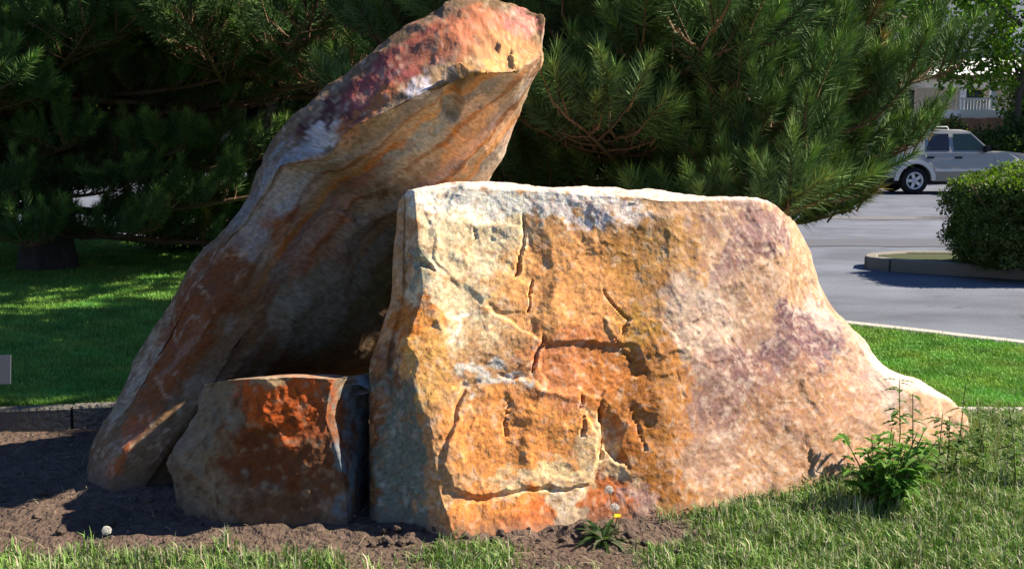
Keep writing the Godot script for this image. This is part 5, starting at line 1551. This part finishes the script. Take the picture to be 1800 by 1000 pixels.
func weeds() -> void:
	var r := RandomNumberGenerator.new()
	r.seed = 401
	seed_head(Vector3(0.41, 0, -4.42), Vector3(-0.02, 0.175, 0.0), "upper white dandelion seed head in front of the big boulder")
	seed_head(Vector3(0.43, 0, -4.40), Vector3(-0.02, 0.115, 0.02), "lower white dandelion seed head in front of the big boulder")
	seed_head(Vector3(-1.55, 0, -4.15), Vector3(0.008, 0.1, -0.01), "single pale dandelion seed head standing on the soil at the left")
	# dandelion with its yellow flower
	var d := thing("dandelion", "dandelion rosette with one yellow flower at the foot of the big boulder", "weed", Vector3(0.36, 0, -4.33))
	for i in 26:
		var st := new_st()
		var a := i * 2.4 + r.randf() * 0.4
		var up := r.randf_range(0.15, 1.0)
		leaf_blade(st, Vector3.ZERO, Vector3(cos(a), up, sin(a)).normalized(), r.randf_range(0.1, 0.19), r.randf_range(0.009, 0.016), r.randf_range(0.2, 0.7), 1, Color(0.05, 0.1, 0.025) if i % 3 else Color(0.15, 0.19, 0.1), r)
		obj("leaf", done(st), M.leaf, d)
	var fs := new_st()
	fs.set_smooth_group(-1)
	for i in 40:
		var a := i * 2.4
		var l := 0.007 + 0.013 * (i % 4) / 3.0
		var dir := Vector3(cos(a), 0.35, sin(a)).normalized()
		var s := dir.cross(Vector3.UP).normalized() * 0.003
		tri(fs, -s * 0.5, dir * l + s, dir * l - s)
		tri(fs, s * 0.5, dir * l + s, -s * 0.5)
	var fl := obj("flower", done(fs), mat("yellow_petal", lin(0.75, 0.5, 0.01), 0.6), d)
	fl.position = Vector3(0.055, 0.1, 0.02)
	fs = new_st()
	tube(fs, [Vector3(0.02, 0, 0.01), Vector3(0.045, 0.05, 0.015), Vector3(0.055, 0.1, 0.02)], [0.003, 0.0025, 0.0025], 5)
	obj("stem", done(fs), M.weed_stem, d)
	# the leafy weed at the right end of the boulder
	var w := thing("leafy_weed", "bright green leafy weed clump at the right foot of the big boulder", "weed", Vector3(1.6, 0, -4.72))
	for i in 34:
		var a := r.randf() * TAU
		var st := new_st()
		var h := r.randf_range(0.1, 0.36)
		var top := Vector3(cos(a) * r.randf_range(0.04, 0.24), h, sin(a) * r.randf_range(0.02, 0.16))
		var foot := Vector3(cos(a) * 0.04, -0.01, sin(a) * 0.04)
		tube(st, [foot, foot.lerp(top, 0.5) + Vector3(0, 0.03, 0), top], [0.004, 0.003, 0.002], 4)
		obj("stem", done(st), M.weed_stem, w)
		for k in 13:
			var b := r.randf() * TAU
			var lt := new_st()
			var t := r.randf_range(0.25, 1.0)
			leaf_blade(lt, foot.lerp(top, t), Vector3(cos(b), r.randf_range(0.0, 0.7), sin(b)).normalized(), r.randf_range(0.05, 0.1), r.randf_range(0.012, 0.024), 0.4, 1, Color(0.15, 0.29, 0.05), r)
			obj("leaf", done(lt), M.leaf, w)
	# tall thin stems with toothed leaves before the pale end of the boulder
	var tall := thing("thistle", "tall spindly weed with small toothed leaves against the pale right end of the boulder", "weed", Vector3(2.02, 0, -5.1))
	for i in 9:
		var st := new_st()
		var h := [0.5, 0.42, 0.36, 0.3, 0.46, 0.28, 0.34, 0.4, 0.22][i] as float
		var foot := Vector3(-0.25 + 0.075 * i, -0.01, r.randf_range(-0.08, 0.12))
		var top := foot + Vector3(r.randf_range(-0.06, 0.08), h, r.randf_range(-0.05, 0.05))
		tube(st, [foot, foot.lerp(top, 0.5) + Vector3(0.01, 0, 0), top], [0.004, 0.003, 0.002], 4)
		obj("stem", done(st), M.weed_stem, tall)
		for k in int(h * 75):
			var t := r.randf_range(0.1, 1.0)
			var b := r.randf() * TAU
			var lt := new_st()
			leaf_blade(lt, foot.lerp(top, t), Vector3(cos(b), r.randf_range(-0.2, 0.5), sin(b)).normalized(), r.randf_range(0.035, 0.085), r.randf_range(0.009, 0.018), 0.3, 1, Color(0.13, 0.21, 0.06), r)
			obj("leaf", done(lt), M.leaf, tall)
	# lumps of soil by the foot of the boulder
	var lump := []
	var n := noise(402, 9.0, 3)
	for v in 3:
		var sph := SphereMesh.new()
		sph.radius = 0.5
		sph.height = 1.0
		sph.radial_segments = 18
		sph.rings = 10
		var arr := sph.get_mesh_arrays()
		var vs: PackedVector3Array = arr[Mesh.ARRAY_VERTEX]
		for i in vs.size():
			vs[i] *= 1.0 + 0.55 * n.get_noise_3dv(vs[i] * 0.25 + Vector3(v * 3.0, 0, 0))
		var st := new_st()
		var ix: PackedInt32Array = arr[Mesh.ARRAY_INDEX]
		for i in ix:
			st.add_vertex(vs[i])
		lump.append(done(st))
	var dirt := mat("soil_lump", lin(0.085, 0.06, 0.045), 0.95)
	var clods := []
	for i in 60:
		var x := r.randf_range(-0.6, 0.75)
		var z := -4.36 + 0.05 * absf(x) + r.randfn() * 0.05
		if i > 36:
			x = r.randf_range(-2.3, -0.7)
			z = r.randf_range(-4.9, -4.2)
		var s := r.randf_range(0.014, 0.045)
		clods.append(Transform3D(Basis.from_euler(Vector3(r.randf() * 6, r.randf() * 6, r.randf() * 6)).scaled(Vector3(s, s * 0.75, s)), Vector3(x, soil_y(x, z) + s * 0.2, z)))
	tag(stuff("soil_clods", lump[2], dirt, clods), "larger dark clods of soil lying along the feet of the boulders", "soil")
	# crumbs, small stones and fallen straw, too many to count
	var where := [[], [], []]
	for i in 5200:
		var x := r.randf_range(-2.6, 2.4)
		var z := r.randf_range(-6.3, -3.8)
		if turf_at(x, z) > 0.5 and r.randf() < 0.7:
			continue
		var s := 0.004 + 0.011 * pow(r.randf(), 4.0)
		where[i % 3].append(Transform3D(Basis.from_euler(Vector3(r.randf() * 6, r.randf() * 6, r.randf() * 6)).scaled(Vector3(s, s * 0.7, s)), Vector3(x, soil_y(x, z) + s * 0.2, z)))
	tag(stuff("soil_crumbs", lump[0], dirt, where[0]), "fine dark crumbs of soil scattered over the bare bed", "soil")
	tag(stuff("grit", lump[1], mat("grit", lin(0.2, 0.15, 0.12), 0.9), where[1]), "fine pale grit and tiny stones scattered over the bare bed", "gravel")
	var straw := new_st()
	straw.set_smooth_group(-1)
	quad(straw, Vector3(-0.03, 0, -0.001), Vector3(-0.03, 0, 0.001), Vector3(0, 0.004, 0.0012), Vector3(0, 0.004, -0.0012))
	quad(straw, Vector3(0, 0.004, -0.0012), Vector3(0, 0.004, 0.0012), Vector3(0.03, 0, 0.0008), Vector3(0.03, 0, -0.0008))
	var bits := []
	for i in 1500:
		var x := r.randf_range(-2.6, 2.6)
		var z := r.randf_range(-6.2, -3.8)
		var s := r.randf_range(0.4, 1.3)
		bits.append(Transform3D(Basis.from_euler(Vector3(r.randf_range(-0.2, 0.2), r.randf() * TAU, r.randf_range(-0.3, 0.3))).scaled(Vector3.ONE * s), Vector3(x, soil_y(x, z) + 0.006, z)))
	tag(stuff("fallen_straw", done(straw), mat("straw", lin(0.3, 0.24, 0.14), 0.8), bits), "scattered dry straw and fallen needles on the bare bed", "straw")
